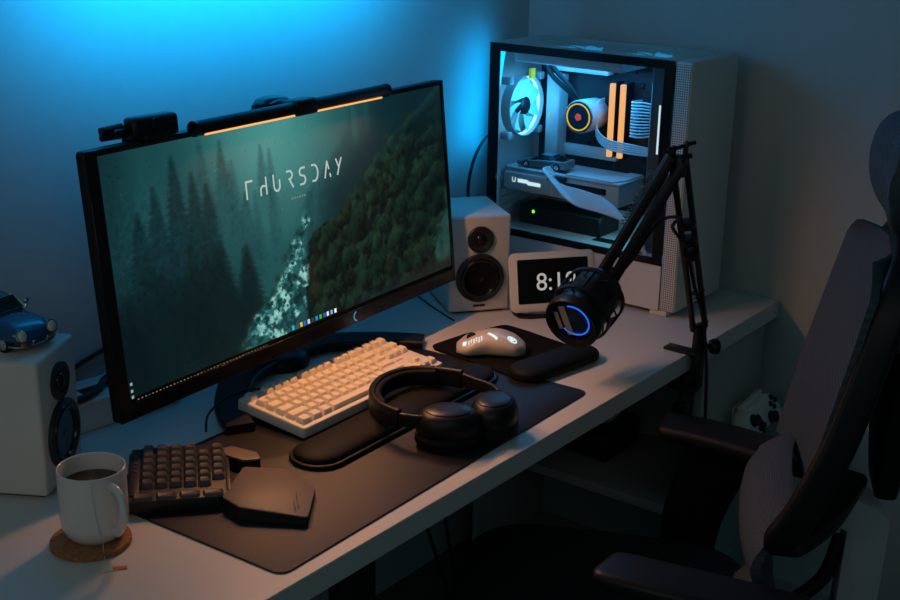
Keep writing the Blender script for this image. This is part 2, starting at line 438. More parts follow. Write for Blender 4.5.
    for i in range(40):
        uc = rr.uniform(-.03, .34); conifer(uc, rr.uniform(.22, .58)-.2*max(0, uc-.2), rr.uniform(.35, .6), rr.uniform(.03, .055), (14+rr.uniform(-3, 4), 42+rr.uniform(-6, 8), 46+rr.uniform(-6, 6)), .55, .8)
    lay((10, 36, 41), sstep(.60, .1, v)*sstep(.40, .24, u)*.80)
    lay((26, 62, 62), sstep(.45, .7, n2)*sstep(.5, .1, v)*sstep(.34, .2, u)*.28)
    lay((8, 26, 32), sstep(.10, .0, u)*.35)
    # near hillside on the right: overlapping crowns, dark below and faintly lit from the upper left
    sil = np.interp(v, [-.02, .03, .10, .26, .36, .448, .492, .63, .752, .852, .93, 1.02], [.50, .488, .478, .484, .497, .514, .603, .692, .763, .85, .93, 1.0])
    hb = u-sil+.030*(n2-.5)+.022*(n3-.5)
    hill = sstep(-.006, .010, hb); lay((15, 34, 32), hill)
    for i in range(620):
        cu = rr.uniform(.49, 1.02); cv = rr.uniform(-.03, .96)*(1-i/1400)
        k = np.interp(cv, [-.02, .26, .448, .492, .63, .752, .852, .96], [.495, .49, .52, .605, .695, .765, .855, .97])
        if cu < k+.012: continue
        ru = rr.uniform(.012, .030)*(1.15-.35*cv); rv = ru*asp*rr.uniform(.8, 1.25)
        sl = win(cu-ru*1.5, cu+ru*1.5, cv-rv*1.5, cv+rv*1.5)
        if sl is None: continue
        q = np.hypot((u[sl]-cu)/ru, (v[sl]-cv)/rv)+.9*(n3[sl]-.5)+.5*(n4[sl]-.5)
        m = sstep(1.05, .75, q); lit = np.clip(.45+.55*((v[sl]-cv)/rv-.5*(u[sl]-cu)/ru)+.9*(n4[sl]-.5), 0, 1)[..., None]
        g = rr.random(); warm_ = rr.random() < .14 and cu < .93
        lo = np.array((9, 21, 21)); hi = np.array((46, 58, 38) if warm_ else (30+14*g, 58+14*g, 46+8*g))*(.75+.35*(1-abs(cu-.68)*1.6))
        lay(lo*(1-lit)+hi*lit, m*.88, sl)
    lay((66, 44, 34), hill*sstep(.075, .0, hb)*sstep(.42, .28, v)*sstep(.06, .16, v)*sstep(.42, .62, fbm(x*22, y*16, 61))*.75)
    lay((62, 48, 40), hill*sstep(.16, .0, v+.25*(.85-u))*sstep(.70, .8, u)*sstep(.35, .6, n2)*.7)
    lay((20, 54, 60), sstep(.60, 1.0, v+.25*(u-.9))*sstep(.70, 1., u)*.55); lay((40, 92, 94), hill*sstep(.07, .0, hb)*sstep(.40, .75, v)*.40)
    fl = sstep(.0, .02, u-(.985-.20*(v-.02)**.8*0-.055*sstep(.5, .05, v))+.05*(n2-.5)+.02*(n3-.5))*sstep(.50, .42, v)*sstep(.04, .10, v)
    lay(np.stack([44+40*n3, 88+44*n3, 84+36*n3], -1), fl*.55)
    lay((26, 50, 60), sstep(.10, .0, v+.05*(n2-.5))*sstep(.55, .75, u)*.45)
    # river: white water over dark stones, winding down from the mist
    vk = [-.05, .033, .068, .10, .159, .226, .30, .325, .38, .448, .508, .56]
    lf = np.interp(v, vk, [.275, .285, .295, .305, .326, .385, .41, .424, .44, .459, .478, .490]); rt = np.interp(v, vk, [.41, .432, .452, .473, .482, .497, .497, .495, .484, .492, .508, .505])
    jl = .030*(n2-.5)+.018*(n3-.5)
    riv = sstep(-.005, .008, u-lf+jl)*sstep(-.005, .008, rt-u-jl)*sstep(.57, .50, v)
    lay((48, 104, 104), riv)
    fr = (.25+v*1.4)
    rap = fbm((x+y*.35)*24, (y-x*.25)*30, 71); rp2 = fbm((x+y*.5)*46, (y-x*.3)*52, 75, 3)
    lay((128, 186, 178), riv*sstep(.47, .62, rap)*.85); lay((176, 214, 206), riv*sstep(.52, .72, .7*rap+.3*rp2)*.8)
    lay((14, 44, 48), riv*sstep(.42, .34, rp2)*.7); lay((20, 52, 54), riv*sstep(.44, .34, rap)*.6)
    lay((30, 60, 54), sstep(.02, .0, np.abs(u-lf+jl))*sstep(.5, .4, v)*sstep(.4, .6, n3)*.7)
    lay((58, 112, 110), sstep(.12, .0, np.hypot((u-.44)*1.1, (v-.60)*.7))*.45)
    # rain drops on a window
    rng = np.random.RandomState(4)
    for k in range(260):
        cu, cv = rng.rand()*.62, rng.rand(); r = rng.uniform(.9, 2.0)
        j, i = int(cu*NX), int(cv*NY); s = rng.choice([-22, 16, -14])
        c[max(i-1, 0):i+1, max(j-1, 0):j+1] += s*.6
    # taskbar icons and corner dots
    def px(uc, vc, w, h, col): 
        i0 = int(round((vc-h/2)*NY)); j0 = int(round((uc-w/2)*NX)); i1 = max(i0+1, int(round((vc+h/2)*NY))); j1 = max(j0+1, int(round((uc+w/2)*NX)))
        c[max(i0, 0):i1, max(j0, 0):j1] = col
    cols = [(40, 190, 200), (90, 90, 90), (230, 190, 60), (60, 110, 210), (210, 210, 200), (40, 90, 90), (60, 140, 220), (50, 190, 90), (60, 110, 190), (225, 225, 225), (120, 180, 220), (235, 235, 230)]
    for k, q in enumerate(cols): px(.432+k*.0122, .034, .0072, .021, q)
    for k in range(3): px(.0075, .022+k*.028, .005, .012, (150, 165, 165))
    for k in range(40): px(.02+k*.0085, .006, .003, .006, (150, 130, 110))
    c = np.clip(c, 0, 255)/255; c = np.clip(1.10*c**1.22, 0, 1)
    lin = np.where(c <= .04045, c/12.92, ((c+.055)/1.055)**2.4)
    return lin
def screen():
    lin = paint()
    xs = np.linspace(SX0, SX1, NX+1); zs = np.linspace(SZ0, SZ1, NY+1)
    X, Z = np.meshgrid(xs, zs); co = np.stack([X, np.full_like(X, -.0012), Z], -1).reshape(-1, 3)
    A = np.array(Mh); co = co @ A[:3, :3].T + A[:3, 3]
    idx = np.arange((NX+1)*(NY+1)).reshape(NY+1, NX+1)
    f = np.stack([idx[:-1, :-1], idx[:-1, 1:], idx[1:, 1:], idx[1:, :-1]], -1).reshape(-1, 4)
    me = bpy.data.meshes.new('screen'); me.vertices.add(len(co)); me.vertices.foreach_set('co', co.ravel())
    me.loops.add(f.size); me.loops.foreach_set('vertex_index', f.ravel().astype(np.int32)); me.polygons.add(len(f))
    me.polygons.foreach_set('loop_start', np.arange(0, f.size, 4, dtype=np.int32)); me.update(calc_edges=True)
    at = me.color_attributes.new('wallpaper', 'FLOAT_COLOR', 'CORNER')
    col = np.ones((len(f), 4, 4), np.float32); col[:, :, :3] = lin.reshape(-1, 1, 3); at.data.foreach_set('color', col.ravel())
    m = bpy.data.materials.new('display_image'); m.use_nodes = True; nt = m.node_tree; b = nt.nodes['Principled BSDF']
    b.inputs['Base Color'].default_value = (.005, .006, .007, 1); b.inputs['Roughness'].default_value = .45; b.inputs['Specular IOR Level'].default_value = .12
    a = nt.nodes.new('ShaderNodeVertexColor'); a.layer_name = 'wallpaper'
    nt.links.new(a.outputs['Color'], b.inputs['Emission Color']); b.inputs['Emission Strength'].default_value = SCREEN_GAIN
    me.materials.append(m); o = bpy.data.objects.new('screen', me); C.objects.link(o); o.parent = mon; return o
SCREEN_GAIN = .88
scr = screen()
# THURSDAY in a stroke alphabet with missing strokes, and a date line under it
def arc(cx, cy, rx, ry, a0, a1, n=8): return [(cx+rx*math.cos(math.radians(a0+(a1-a0)*i/n)), cy+ry*math.sin(math.radians(a0+(a1-a0)*i/n))) for i in range(n+1)]
LET = [
 [[(0, 0), (0, 1), (.62, 1)]],
 [[(.62, 1), (.62, 0)], [(.62, .5)] + arc(.30, .26, .28, .26, 70, 180) + [(.02, 0)]],
 [[(0, 1), (0, .35)] + arc(.31, .32, .31, .32, 180, 360) + [(.62, .62)]],
 [[(.05, 1), (.35, 1)] + arc(.35, .76, .25, .24, 90, -90) + [(.25, .52), (.62, 0)]],
 [[(.6, 1)] + arc(.28, .76, .26, .24, 90, 230) + arc(.32, .26, .28, .26, 60, -90) + [(.02, 0)]],
 [[(.0, 1), (.25, 1)] + arc(.25, .5, .38, .5, 90, -90) + [(.0, 0)]],
 [[(0, 0), (.34, 1), (.50, .52)], [(.60, .18), (.66, .0)]],
 [[(0, 1), (.30, .45), (.64, 1)], [(.30, .45), (.08, 0)]]]
M['screen_white'] = emis('screen_white', (.50, .60, .58), .85)
for k, L in enumerate(LET):
    h = .0262; adv = .0318
    part('letter', 'screen_white', scr, lambda b: ngon_text([[(-.1262+k*adv+x*h*.86, .0722+y*h) for x, y in pl] for pl in L], .0031, Mh @ T(0, -.0016, 0) @ R('X', 90), b, .0003))
def dateline(b):
    for k in range(6): box(b, (-.022+k*.0063, -.0018, .0535), (.004, .0003, .0032), Mx=Mh)
part('date_lettering', emis('screen_grey', (.25, .36, .36), .5), scr, dateline)
# stand: neck plus a broad splayed foot with two tips that reach forward
iy = Matrix.Rotation(-MYAW, 4, 'Z') @ T(-MC[0], -MC[1], 0)
def foot(side):
    pts = [(-.985, .570, .013), (-1.085, .548, .0125), (-1.165, .490, .011), (-1.215, .435, .0105), (-1.243, .388, .010)] if side < 0 else [(-.965, .572, .013), (-.875, .560, .0125), (-.80, .505, .011), (-.755, .455, .0105), (-.730, .418, .010)]
    def f(b): sweep(b, pts, [(x, y) for x, y in rrect(.056, .018, .006, 3)], 6, lambda t: 1.25-.38*t, up=(0, 0, 1), Mx=iy)
    return f
part('stand_foot', 'black', mon, foot(-1)); part('stand_foot', 'black', mon, foot(1))
def neck(b):
    lathe(b, [(.055, 0), (.056, .012), (.05, .022), (.034, .03)], 32, iy @ T(-.975, .565, .001))
    sweep(b, [(-1.0, .565, .02), (-1.01, .567, .12), (-1.03, .560, .24), (-1.04, .545, .36)], rrect(.05, .032, .012, 4), 5, up=(0, 1, 0), Mx=iy)
    cyl(b, (.02, .150, .345), (.012, .050, .325), .03, .036)
    lathe(b, [(.058, 0), (.058, .01), (.04, .014)], 32, Mh @ T(0, .054, 0) @ R('X', -90))
part('stand_neck', 'black', mon, neck)

# light bar hanging on the monitor's top edge
def on_mon(name, label, cat): return thing(name, label, cat, (MC[0], MC[1], 0), MYAW)
bar = on_mon('monitor_light_bar', 'black tubular light bar with two warm lit strips on top of the monitor', 'light bar')
ZB = .1975; YBAR = -.0200
part('tube', 'black', bar, lambda b: (lathe(b, [(.004, -.2415), (.0095, -.2405), (.0112, -.238), (.0112, .2235), (.0095, .226), (.004, .227)], 24, Mh @ T(0, YBAR, ZB) @ R('Y', 90))))
part('end_cap', 'black_gloss', bar, lambda b: lathe(b, [(.008, 0), (.0118, .001), (.0118, .006), (.008, .0068)], 24, Mh @ T(-.2435, YBAR, ZB) @ R('Y', 90)))
part('end_cap', 'black_gloss', bar, lambda b: lathe(b, [(.008, 0), (.0118, .001), (.0118, .006), (.008, .0068)], 24, Mh @ T(.2235, YBAR, ZB) @ R('Y', 90)))
for (a, c) in ((-.226, -.026), (.030, .205)):
    part('light_strip', 'bar_glow', bar, lambda b: box(b, ((a+c)/2, YBAR-.0064, ZB-.0095), (c-a, .0042, .0030), .0006, 1, Mx=Mh @ T(0, 0, 0)))
def clip(b):
    box(b, (.002, -.0150, ZB+.001), (.054, .036, .026), .006, 3, Mx=Mh)
    box(b, (.002, .030, ZB+.002), (.05, .075, .010), .004, 2, Mx=Mh)
    box(b, (.002, .068, ZB-.04), (.046, .016, .08), .006, 2, Mx=Mh)
part('mounting_clip', 'black', bar, clip)
def dome(b):
    lathe(b, [(.030, 0), (.0305, .003), (.026, .009), (.016, .0125), (.002, .0138)], 32, Mh @ T(-.006, .036, ZB+.006))
part('touch_dial', 'black_gloss', bar, dome)

cam_w = on_mon('webcam', 'small black webcam clipped on the top left edge of the monitor', 'webcam')
def cambody(b): box(b, (-.2995, .006, .2095), (.076, .030, .033), .007, 3, Mx=Mh @ T(-.2995, 0, .2130) @ R('Z', -10) @ T(.301, 0, -.2130))
part('camera_body', 'black', cam_w, cambody)
part('camera_lens', 'black_gloss', cam_w, lambda b: lathe(b, [(.010, 0), (.010, .003), (.007, .004), (.006, .002), (.001, .001)], 24, Mh @ T(-.3015, -.0095, .2130) @ R('Z', -10) @ R('X', 90)))
part('monitor_clip', 'black', cam_w, lambda b: (box(b, (-.2995, .012, .1965), (.05, .05, .006), .002, 2, Mx=Mh), box(b, (-.2995, -.0068, .1925), (.05, .005, .010), .0015, 2, Mx=Mh), box(b, (-.2995, .040, .175), (.045, .008, .045), .003, 2, Mx=Mh)))
part('folding_hinge', 'black', cam_w, lambda b: (cyl(b, (-.368, .03, .210), (-.335, .024, .212), .007, Mx=Mh), cyl(b, (-.371, .028, .2025), (-.32, .02, .2025), .005, Mx=Mh), box(b, (-.342, .022, .206), (.03, .02, .012), .004, 2, Mx=Mh)))

# ------------------------------------------------------------------ speakers
def speaker(label, loc, rotz, copy_of=None):
    w, h, d = .132, .208, .170
    if copy_of:
        r = copy_of.copy(); C.objects.link(r); r.location = (loc[0], loc[1], loc[2]+Z0); r.rotation_euler = (0, 0, rotz); r['label'] = label
        for ch in list(copy_of.children):
            c = ch.copy(); C.objects.link(c); c.parent = r
            for g in ch.children:
                e = g.copy(); C.objects.link(e); e.parent = c
        return r
    t = thing('bookshelf_speaker', label, 'speaker', loc, rotz, 'white two-way desk speakers')
    part('cabinet', 'speaker_white', t, lambda b: box(b, (0, d/2, h/2+.003), (w, d, h-.003), .006, 3))
    part('rubber_pad', 'rubber', t, lambda b: box(b, (0, d/2, .0018), (w-.02, d-.02, .0034)))
    FM = lambda z: T(0, -.0046, z) @ R('X', 90)
    tw = part('tweeter', 'cone', t, lambda b: lathe(b, [(.0280, -.0045), (.0280, .001), (.0268, .002), (.021, .0012), (.014, -.0028), (.0125, -.003)], 40, FM(.160)))
    part('tweeter_dome', 'black_gloss', tw, lambda b: lathe(b, [(.0125, -.004), (.0118, -.001), (.009, .0025), (.005, .0045), (.0005, .005)], 32, FM(.160)))
    wf = part('woofer', 'cone', t, lambda b: lathe(b, [(.0515, -.004), (.0515, .0015), (.049, .003), (.043, .002), (.041, .0005), (.036, .0), (.033, -.0005), (.018, -.0030), (.015, -.0034)], 56, FM(.078)))
    part('surround', 'black_gloss', wf, lambda b: lathe(b, [(.043, .0), (.0415, .003), (.0385, .0042), (.0355, .003), (.034, -.001)], 56, FM(.078)))
    part('dust_cap', 'black_gloss', wf, lambda b: lathe(b, [(.016, -.0038), (.0155, -.0030), (.012, -.0012), (.006, .0004), (.0005, .0009)], 32, FM(.078)))
    part('badge', 'black_matte', t, lambda b: box(b, (0, -.0006, .0175), (.026, .0014, .005), .0005, 1))
    return t
sp0 = speaker('white desk speaker at the left behind the mug, carrying a toy car', (-1.522, .4670, 0), math.radians(31))
speaker('white desk speaker standing between the monitor and the smart display', (-.5000, .4540, 0), math.radians(-37.0), sp0)

# ------------------------------------------------------------------ toy cars
def car_shell(b, L, W, st, roofst):
    """loft along the length: st = (x, half width, low z, belt z); round section"""
    rings = []
    for x, hw, z0, z1 in st:
        ring = []
        for i in range(20):
            a = 2*PI*i/20; ca, sa = math.cos(a), math.sin(a)
            y = hw*math.copysign(abs(ca)**.55, ca); z = (z0+z1)/2+(z1-z0)/2*math.copysign(abs(sa)**.7, sa)
            ring.append(Vector((x, y, z)))
        rings.append(ring)
    loft(b, rings)
    rings = []
    for x, hw, z0, z1 in roofst:
        rings.append([Vector((x, -hw*1.0, z0)), Vector((x, -hw*.93, z0+(z1-z0)*.5)), Vector((x, -hw*.74, z0+(z1-z0)*.92)), Vector((x, -hw*.35, z1)), Vector((x, hw*.35, z1)), Vector((x, hw*.74, z0+(z1-z0)*.92)), Vector((x, hw*.93, z0+(z1-z0)*.5)), Vector((x, hw*1.0, z0))])
    loft(b, rings)
def wheels(t, pos, r, w):
    for (x, y) in pos:
        s = 1 if y > 0 else -1
        wh = part('wheel', 'rubber', t, lambda b: lathe(b, [(r*.62, -w/2), (r*.92, -w/2), (r, -w*.3), (r, w*.3), (r*.92, w/2), (r*.62, w/2)], 24, T(x, y, r) @ R('X', 90)))
        part('hub_cap', 'chrome', wh, lambda b: lathe(b, [(r*.64, -.0005), (r*.62, .0008), (r*.45, .0010), (r*.25, .0022), (r*.02, .0028)], 20, T(x, y+s*w*.42, r) @ R('X', -90*s)))
# blue rounded classic coupe: x forward
cL = .118
cang = math.radians(-83); cs = 1.50; HLX, HLY = -1.540, .482
car = thing('toy_car', 'small blue classic toy coupe parked on the left speaker', 'toy car', (HLX-.0562*cs*math.cos(cang), HLY-.0562*cs*math.sin(cang), .2083), cang)
car.scale = (cs, cs, cs)
shell = part('body', 'car_blue', car, lambda b: car_shell(b, cL, .048,
    [(-.060, .010, .012, .020), (-.057, .018, .009, .024), (-.045, .0225, .006, .029), (-.025, .0240, .0055, .0325), (0, .0242, .0055, .0325), (.020, .0242, .0055, .0315), (.035, .0240, .0055, .0292), (.046, .0232, .006, .0262), (.053, .0205, .007, .0228), (.0572, .0155, .009, .0192), (.059, .008, .011, .016)],
    [(-.050, .012, .026, .0285), (-.040, .0165, .028, .036), (-.022, .0185, .030, .0435), (-.004, .0188, .030, .0450), (.007, .0186, .030, .0432), (.021, .0180, .0295, .0318)]))
for sy in (-1, 1):
    part('fender', 'car_blue', shell, lambda b: lathe(b, [(.0005, .0145), (.0045, .0135), (.0068, .010), (.0078, .004), (.008, -.006), (.0085, -.022), (.006, -.034), (.001, -.038)], 20, T(.042, sy*.0182, .0175) @ R('Y', 86)))
    hl = part('headlight', 'lens', car, lambda b: lathe(b, [(.0052, 0), (.0055, .001), (.0042, .0026), (.0022, .0033), (.0003, .0036)], 20, T(.0562, sy*.0182, .0190) @ R('Y', 74)))
    part('trim_ring', 'chrome', hl, lambda b: lathe(b, [(.0053, -.001), (.0064, -.001), (.0064, .001), (.0053, .0012)], 20, T(.0562, sy*.0182, .0190) @ R('Y', 74), closed=True))
    part('turn_signal', 'red_lens', car, lambda b: box(b, (.0575, sy*.0175, .0108), (.004, .006, .003), .001, 2))
    part('side_window', 'car_glass', car, lambda b: (lambda P: loft(b, [[Vector((x, sy*(y+.0003), z)) for x, y, z in P], [Vector((x, sy*(y-.0035), z)) for x, y, z in P]]))([(-.040, .0168, .031), (.014, .0184, .0312), (.004, .0166, .0415), (-.005, .0162, .0430), (-.022, .0160, .0416), (-.034, .0155, .0375)]))
    tr = [(-.040, .0172, .031), (.0145, .0187, .0312), (.004, .0171, .0418), (-.005, .0168, .0433), (-.022, .0166, .0419), (-.034, .0160, .0378), (-.040, .0172, .031)]
    part('window_trim', 'chrome', car, lambda b: [cyl(b, Vector((p[0], sy*p[1], p[2])), Vector((q[0], sy*q[1], q[2])), .00055, seg=6) for p, q in zip(tr[:-1], tr[1:])])
    part('bumper_guard', 'chrome', car, lambda b: box(b, (.0605, sy*.0085, .0100), (.0025, .003, .0068), .0011, 2))
part('wing_mirror', 'chrome', car, lambda b: (cyl(b, (.018, .0205, .0305), (.019, .0235, .0350), .0006, seg=6), lathe(b, [(.0028, 0), (.003, .0008), (.0015, .0022), (.0002, .0026)], 14, T(.0185, .0235, .0362) @ R('Y', 90))))
ws = [(.0075, -.0170, .0418), (.0075, .0170, .0418), (.0205, .0174, .0322), (.0205, -.0174, .0322)]
part('windshield', 'car_glass', car, lambda b: loft(b, [[Vector((x+.0008, y, z+.0012)) for x, y, z in ws], [Vector((x-.002, y, z-.001)) for x, y, z in ws]]))
part('windshield_trim', 'chrome', car, lambda b: [cyl(b, Vector(p)+Vector((.001, 0, .001)), Vector(q)+Vector((.001, 0, .001)), .0006, seg=6) for p, q in zip(ws, ws[1:]+ws[:1])])
part('front_bumper', 'steel', car, lambda b: tube(b, [(.045, -.0245, .0080), (.055, -.0205, .0080), (.0602, -.010, .0080), (.0612, 0, .0080), (.0602, .010, .0080), (.055, .0205, .0080), (.045, .0245, .0080)], .0016, 8, 5))
wheels(car, [(.036, -.0215), (.036, .0215), (-.036, -.0215), (-.036, .0215)], .0090, .0068)

# ------------------------------------------------------------------ mug, coaster, tea
single('cork_coaster', 'cork', 'round brown cork coaster under the white mug', 'coaster', lambda b: lathe(b, [(.050, 0), (.0535, .0012), (.0535, .0075), (.051, .009), (.001, .009)], 56), (-1.6175, .2855, 0))
mug = thing('mug', 'white ceramic mug of tea on a cork coaster', 'mug', (-1.6090, .2850, .0092))
mug.rotation_euler = (0, 0, math.radians(-98)); mug.scale = (.98, .98, 1.0)
part('cup', 'ceramic', mug, lambda b: lathe(b, [(.001, .0015), (.024, .0015), (.030, 0), (.034, .002), (.041, .010), (.0448, .020), (.0460, .032), (.0462, .098), (.0458, .1012), (.0446, .1020), (.0434, .1010), (.0430, .098), (.0430, .022), (.036, .009), (.001, .0065)], 64))
part('handle', 'ceramic', mug, lambda b: sweep(b, [(.0435, .002, .086), (.058, .002, .0875), (.070, .002, .080), (.0745, .002, .062), (.070, .002, .042), (.058, .002, .026), (.0440, .002, .021)], [(x, y) for x, y in rrect(.0125, .0075, .0035, 4)], 6, up=(0, 1, 0)))
part('tea', 'tea', mug, lambda b: lathe(b, [(.0425, .0700), (.0425, .0775), (.001, .0777)], 48))
tb = thing('tea_bag', 'tea bag string with a small orange and white paper tag hanging over the mug', 'tea bag', (-1.6090, .2850, .0))
def dirv(a): return Vector((math.cos(a), math.sin(a), 0))
sa = math.radians(-128)
d0 = dirv(sa)
tpos = Vector((-.0350, -.0720, 0)); 
part('string', 'string', tb, lambda b: tube(b, [d0*.036+Vector((0, 0, .098)), d0*.0415+Vector((0, 0, .110)), d0*.0450+Vector((0, 0, .1122)), d0*.0472+Vector((0, 0, .1085)), d0*.0476+Vector((.001, 0, .08)), d0*.0479+Vector((.004, -.001, .05)), d0*.0485+Vector((.009, -.003, .020)), d0*.0545+Vector((.010, -.003, .0106)), d0*.063+Vector((.011, -.004, .002)), tpos+Vector((.004, .004, .0016))], .00042, 6, 5))
tg = part('paper_tag', 'tag', tb, lambda b: box(b, (0, 0, .0008), (.026, .018, .0007), Mx=T(*tpos) @ R('Z', -30)))
part('printed_corner', 'tag_orange', tb, lambda b: box(b, (.013, -.003, .0013), (.018, .0075, .0005), Mx=T(*tpos) @ R('Z', -42)))

# ------------------------------------------------------------------ full-size keyboard (tenkeyless)
KB = (-1.015, .3680); KROT = math.radians(1.5)
kb = thing('keyboard', 'cream white mechanical keyboard beneath the monitor', 'keyboard', (KB[0], KB[1], MT), KROT)
KW, KD = .376, .150
U1 = .0193; TILT = math.radians(5)
Mk = T(0, 0, .0085) @ Matrix.Rotation(TILT, 4, 'X')
part('case', 'white', kb, lambda b: (prism(b, rrect(KW, KD, .006, 4), 0, .0195, .003, 3, Mx=Mk),))
part('riser_foot', 'black', kb, lambda b: box(b, (-.15, .052, .0065), (.035, .012, .0125), .002))
part('riser_foot', 'black', kb, lambda b: box(b, (.15, .052, .0065), (.035, .012, .0125), .002))
part('front_foot', 'rubber', kb, lambda b: box(b, (0, -.062, .0016), (.30, .010, .0032), .0008))
def keymesh(wu, du=1., prof=.0085, scoop=True, g=.0010, name='key', m='key_white', u=U1):
    bm = new(); w = wu*u-2*g; d = du*u-2*g
    def ring(k, z, oy=0, r=.0022): return [Vector((x, y+oy, z)) for x, y in rrect(w-2*k, d-2*k, r, 3)]
    loft(bm, [ring(0, 0), ring(.0002, .0012), ring(.0026, prof-.0008, .0004), ring(.0031, prof-.0002, .0004), ring(.0040, prof-.0004, .0004), ring(.0048, prof-.0007, .0004, .003)])
    o = obj(name, bm, m); me = o.data; bpy.data.objects.remove(o); return me
kcache = {}
def put_key(parent, x, y, wu, du=1., row=0, Mx=Mk, zb=.0197, m='key_white', prof=.0085, u=U1):
    k = (round(wu, 2), round(du, 2), m, round(prof, 4), round(u, 4))
    if k not in kcache: kcache[k] = keymesh(wu, du, prof, m=m, u=u)
    o = bpy.data.objects.new('key', kcache[k]); C.objects.link(o); o.parent = parent
    o.matrix_local = Mx @ T(x, y, zb); return o
x00 = -KW/2+.0068; ytop = KD/2-.0150
rows = [
 (0, [(0, 1), (2, 1), (3, 1), (4, 1), (5, 1), (6.5, 1), (7.5, 1), (8.5, 1), (9.5, 1), (11, 1), (12, 1), (13, 1), (14, 1), (15.25, 1), (16.25, 1), (17.25, 1)]),
 (1.28, [(i, 1) for i in range(13)]+[(13, 2), (15.25, 1), (16.25, 1), (17.25, 1)]),
 (2.28, [(0, 1.5)]+[(1.5+i, 1) for i in range(12)]+[(13.5, 1.5), (15.25, 1), (16.25, 1), (17.25, 1)]),
 (3.28, [(0, 1.75)]+[(1.75+i, 1) for i in range(11)]+[(12.75, 2.25)]),
 (4.28, [(0, 2.25)]+[(2.25+i, 1) for i in range(10)]+[(12.25, 2.75), (16.25, 1)]),
 (5.28, [(0, 1.25), (1.25, 1.25), (2.5, 1.25), (3.75, 6.25), (10, 1.25), (11.25, 1.25), (12.5, 1.25), (13.75, 1.25), (15.25, 1), (16.25, 1), (17.25, 1)])]
UY = .0221
for ry, ks in rows:
    for kx, w in ks:
        put_key(kb, x00+(kx+w/2)*.01985, ytop-ry*UY, w*.01985/U1, UY/U1*.98)
part('red_lettering', 'mark', kb, lambda b: (lambda Mx: [box(b, (i*.0042, 0, 0), (.003, .0032 if i % 2 else .0042, .0004), Mx=Mx) for i in range(5)])(Mk @ T(.128, ytop-3.28*UY, .0198)))
# cable from the back
tube_k = lambda b: tube(b, [(-.10, .074, .018), (-.125, .093, .027), (-.16, .104, .0265), (-.20, .100, .0255), (-.24, .088, .018), (-.262, .07, .003)], .002, 8, 5)
part('cable', 'cable_black', kb, tube_k)

# wrist rest in front of it
wr = thing('keyboard_wrist_rest', 'long black padded wrist rest in front of the cream keyboard', 'wrist rest', (-1.022, .2345, MT), math.radians(2.2))
part('base', 'black', wr, lambda b: prism(b, rrect(.512, .096, .047, 10), 0, .0075, .003, 3))
part('pad', 'gel', wr, lambda b: pillow(b, .500, .083, .041, .006, .0225, 7, .011, power=.9))

# ------------------------------------------------------------------ one-handed keypad
A = Vector((.66, .751)).normalized(); B = Vector((A.y, -A.x))
KPX, KPY = -1.4350+.0095, .3150+.003
kp = thing('one_handed_keypad', 'black one-handed gaming keypad with palm rest beside the mug', 'keypad', (KPX, KPY, MT), math.atan2(B.y, B.x))
# local x = towards the palm rest (B), local y = away from the mug (A)
def kloc(x, y):                                                # desk point -> keypad point
    d = Vector((x-KPX, y-KPY)); return (d.dot(B), d.dot(A))
base_pts = [(-.078, -.088), (.050, -.088), (.066, -.075), (.066, .0), (.062, .082), (.045, .093), (-.060, .093), (-.080, .075)]
part('base', 'keypad', kp, lambda b: prism(b, rounded_poly(base_pts, .006, 3), .002, .0215, .0025, 2))
part('deck', 'keypad', kp, lambda b: (box(b, (-.069, .006, .0225), (.014, .155, .003), .001),
                                   box(b, (.064, -.02, .0225), (.006, .11, .003), .001)))
for i in range(6):
    part('indicator_dot', 'key_black', kp, lambda b: box(b, (-.069, .072-i*.0135, .0246), (.005, .005, .0015), .0005, 1))
pu = .0198
for r in range(6):
    for c in range(6):
        if r == 5 and c > 4: continue
        x = -.051+c*.0203; y = .077-r*.0236-(.003 if c == 5 else 0)-(.0012*c)
        if c == 4 and r == 0: continue
        o = put_key(kp, x, y, .97, 1.03, Mx=T(0, 0, 0), zb=.0216, m='key_black', prof=.0080, u=.0208)
for c in range(4):
    put_key(kp, -.056+c*.0325, -.0735, 1.55, .95, Mx=R('X', 10) @ T(0, 0, .0125), zb=.0216, m='key_black', prof=.0055, u=pu)
palm = [kloc(*q) for q in [(-1.358, .262), (-1.316, .216), (-1.330, .143), (-1.404, .088), (-1.452, .172), (-1.447, .212)]]
def palmf(b, top):
    P = [Vector((x, y, 0)) for x, y in rounded_poly(palm, .006, 3)]
    xs = [p.x for p in P]; x0, x1 = min(xs), max(xs)
    hz = lambda p: .0235-.0105*((p.x-x0)/(x1-x0))**1.3
    cen = sum(P, Vector())/len(P)
    if top: loft(b, [[p+Vector((0, 0, hz(p)-.0025)) for p in P], [p+Vector((0, 0, hz(p)-.0010)) for p in P], [cen+(p-cen)*.975+Vector((0, 0, hz(p))) for p in P]])
    else: loft(b, [[p+Vector((0, 0, .001)) for p in P], [p+Vector((0, 0, hz(p)-.0026)) for p in P]])
part('palm_rest', 'keypad', kp, lambda b: palmf(b, False)); part('palm_lit_top', 'palm', kp, lambda b: palmf(b, True))  # lit top and shaded sides put into two colours
pc = [kloc(*q) for q in [(-1.352, .235), (-1.345, .155), (-1.398, .112)]]
part('joining_neck', 'keypad', kp, lambda b: (box(b, (.075, -.045, .011), (.036, .06, .019), .003), ))
th = [kloc(*q) for q in [(-1.336, .334), (-1.318, .330), (-1.309, .283), (-1.322, .262), (-1.343, .278), (-1.346, .312)]]
part('thumb_button', M['palm'], kp, lambda b: prism(b, rounded_poly(th, .004, 3), .0176, .0215, .0015, 2))
part('thumb_base', 'keypad', kp, lambda b: prism(b, rounded_poly(th, .004, 3), .001, .0175))
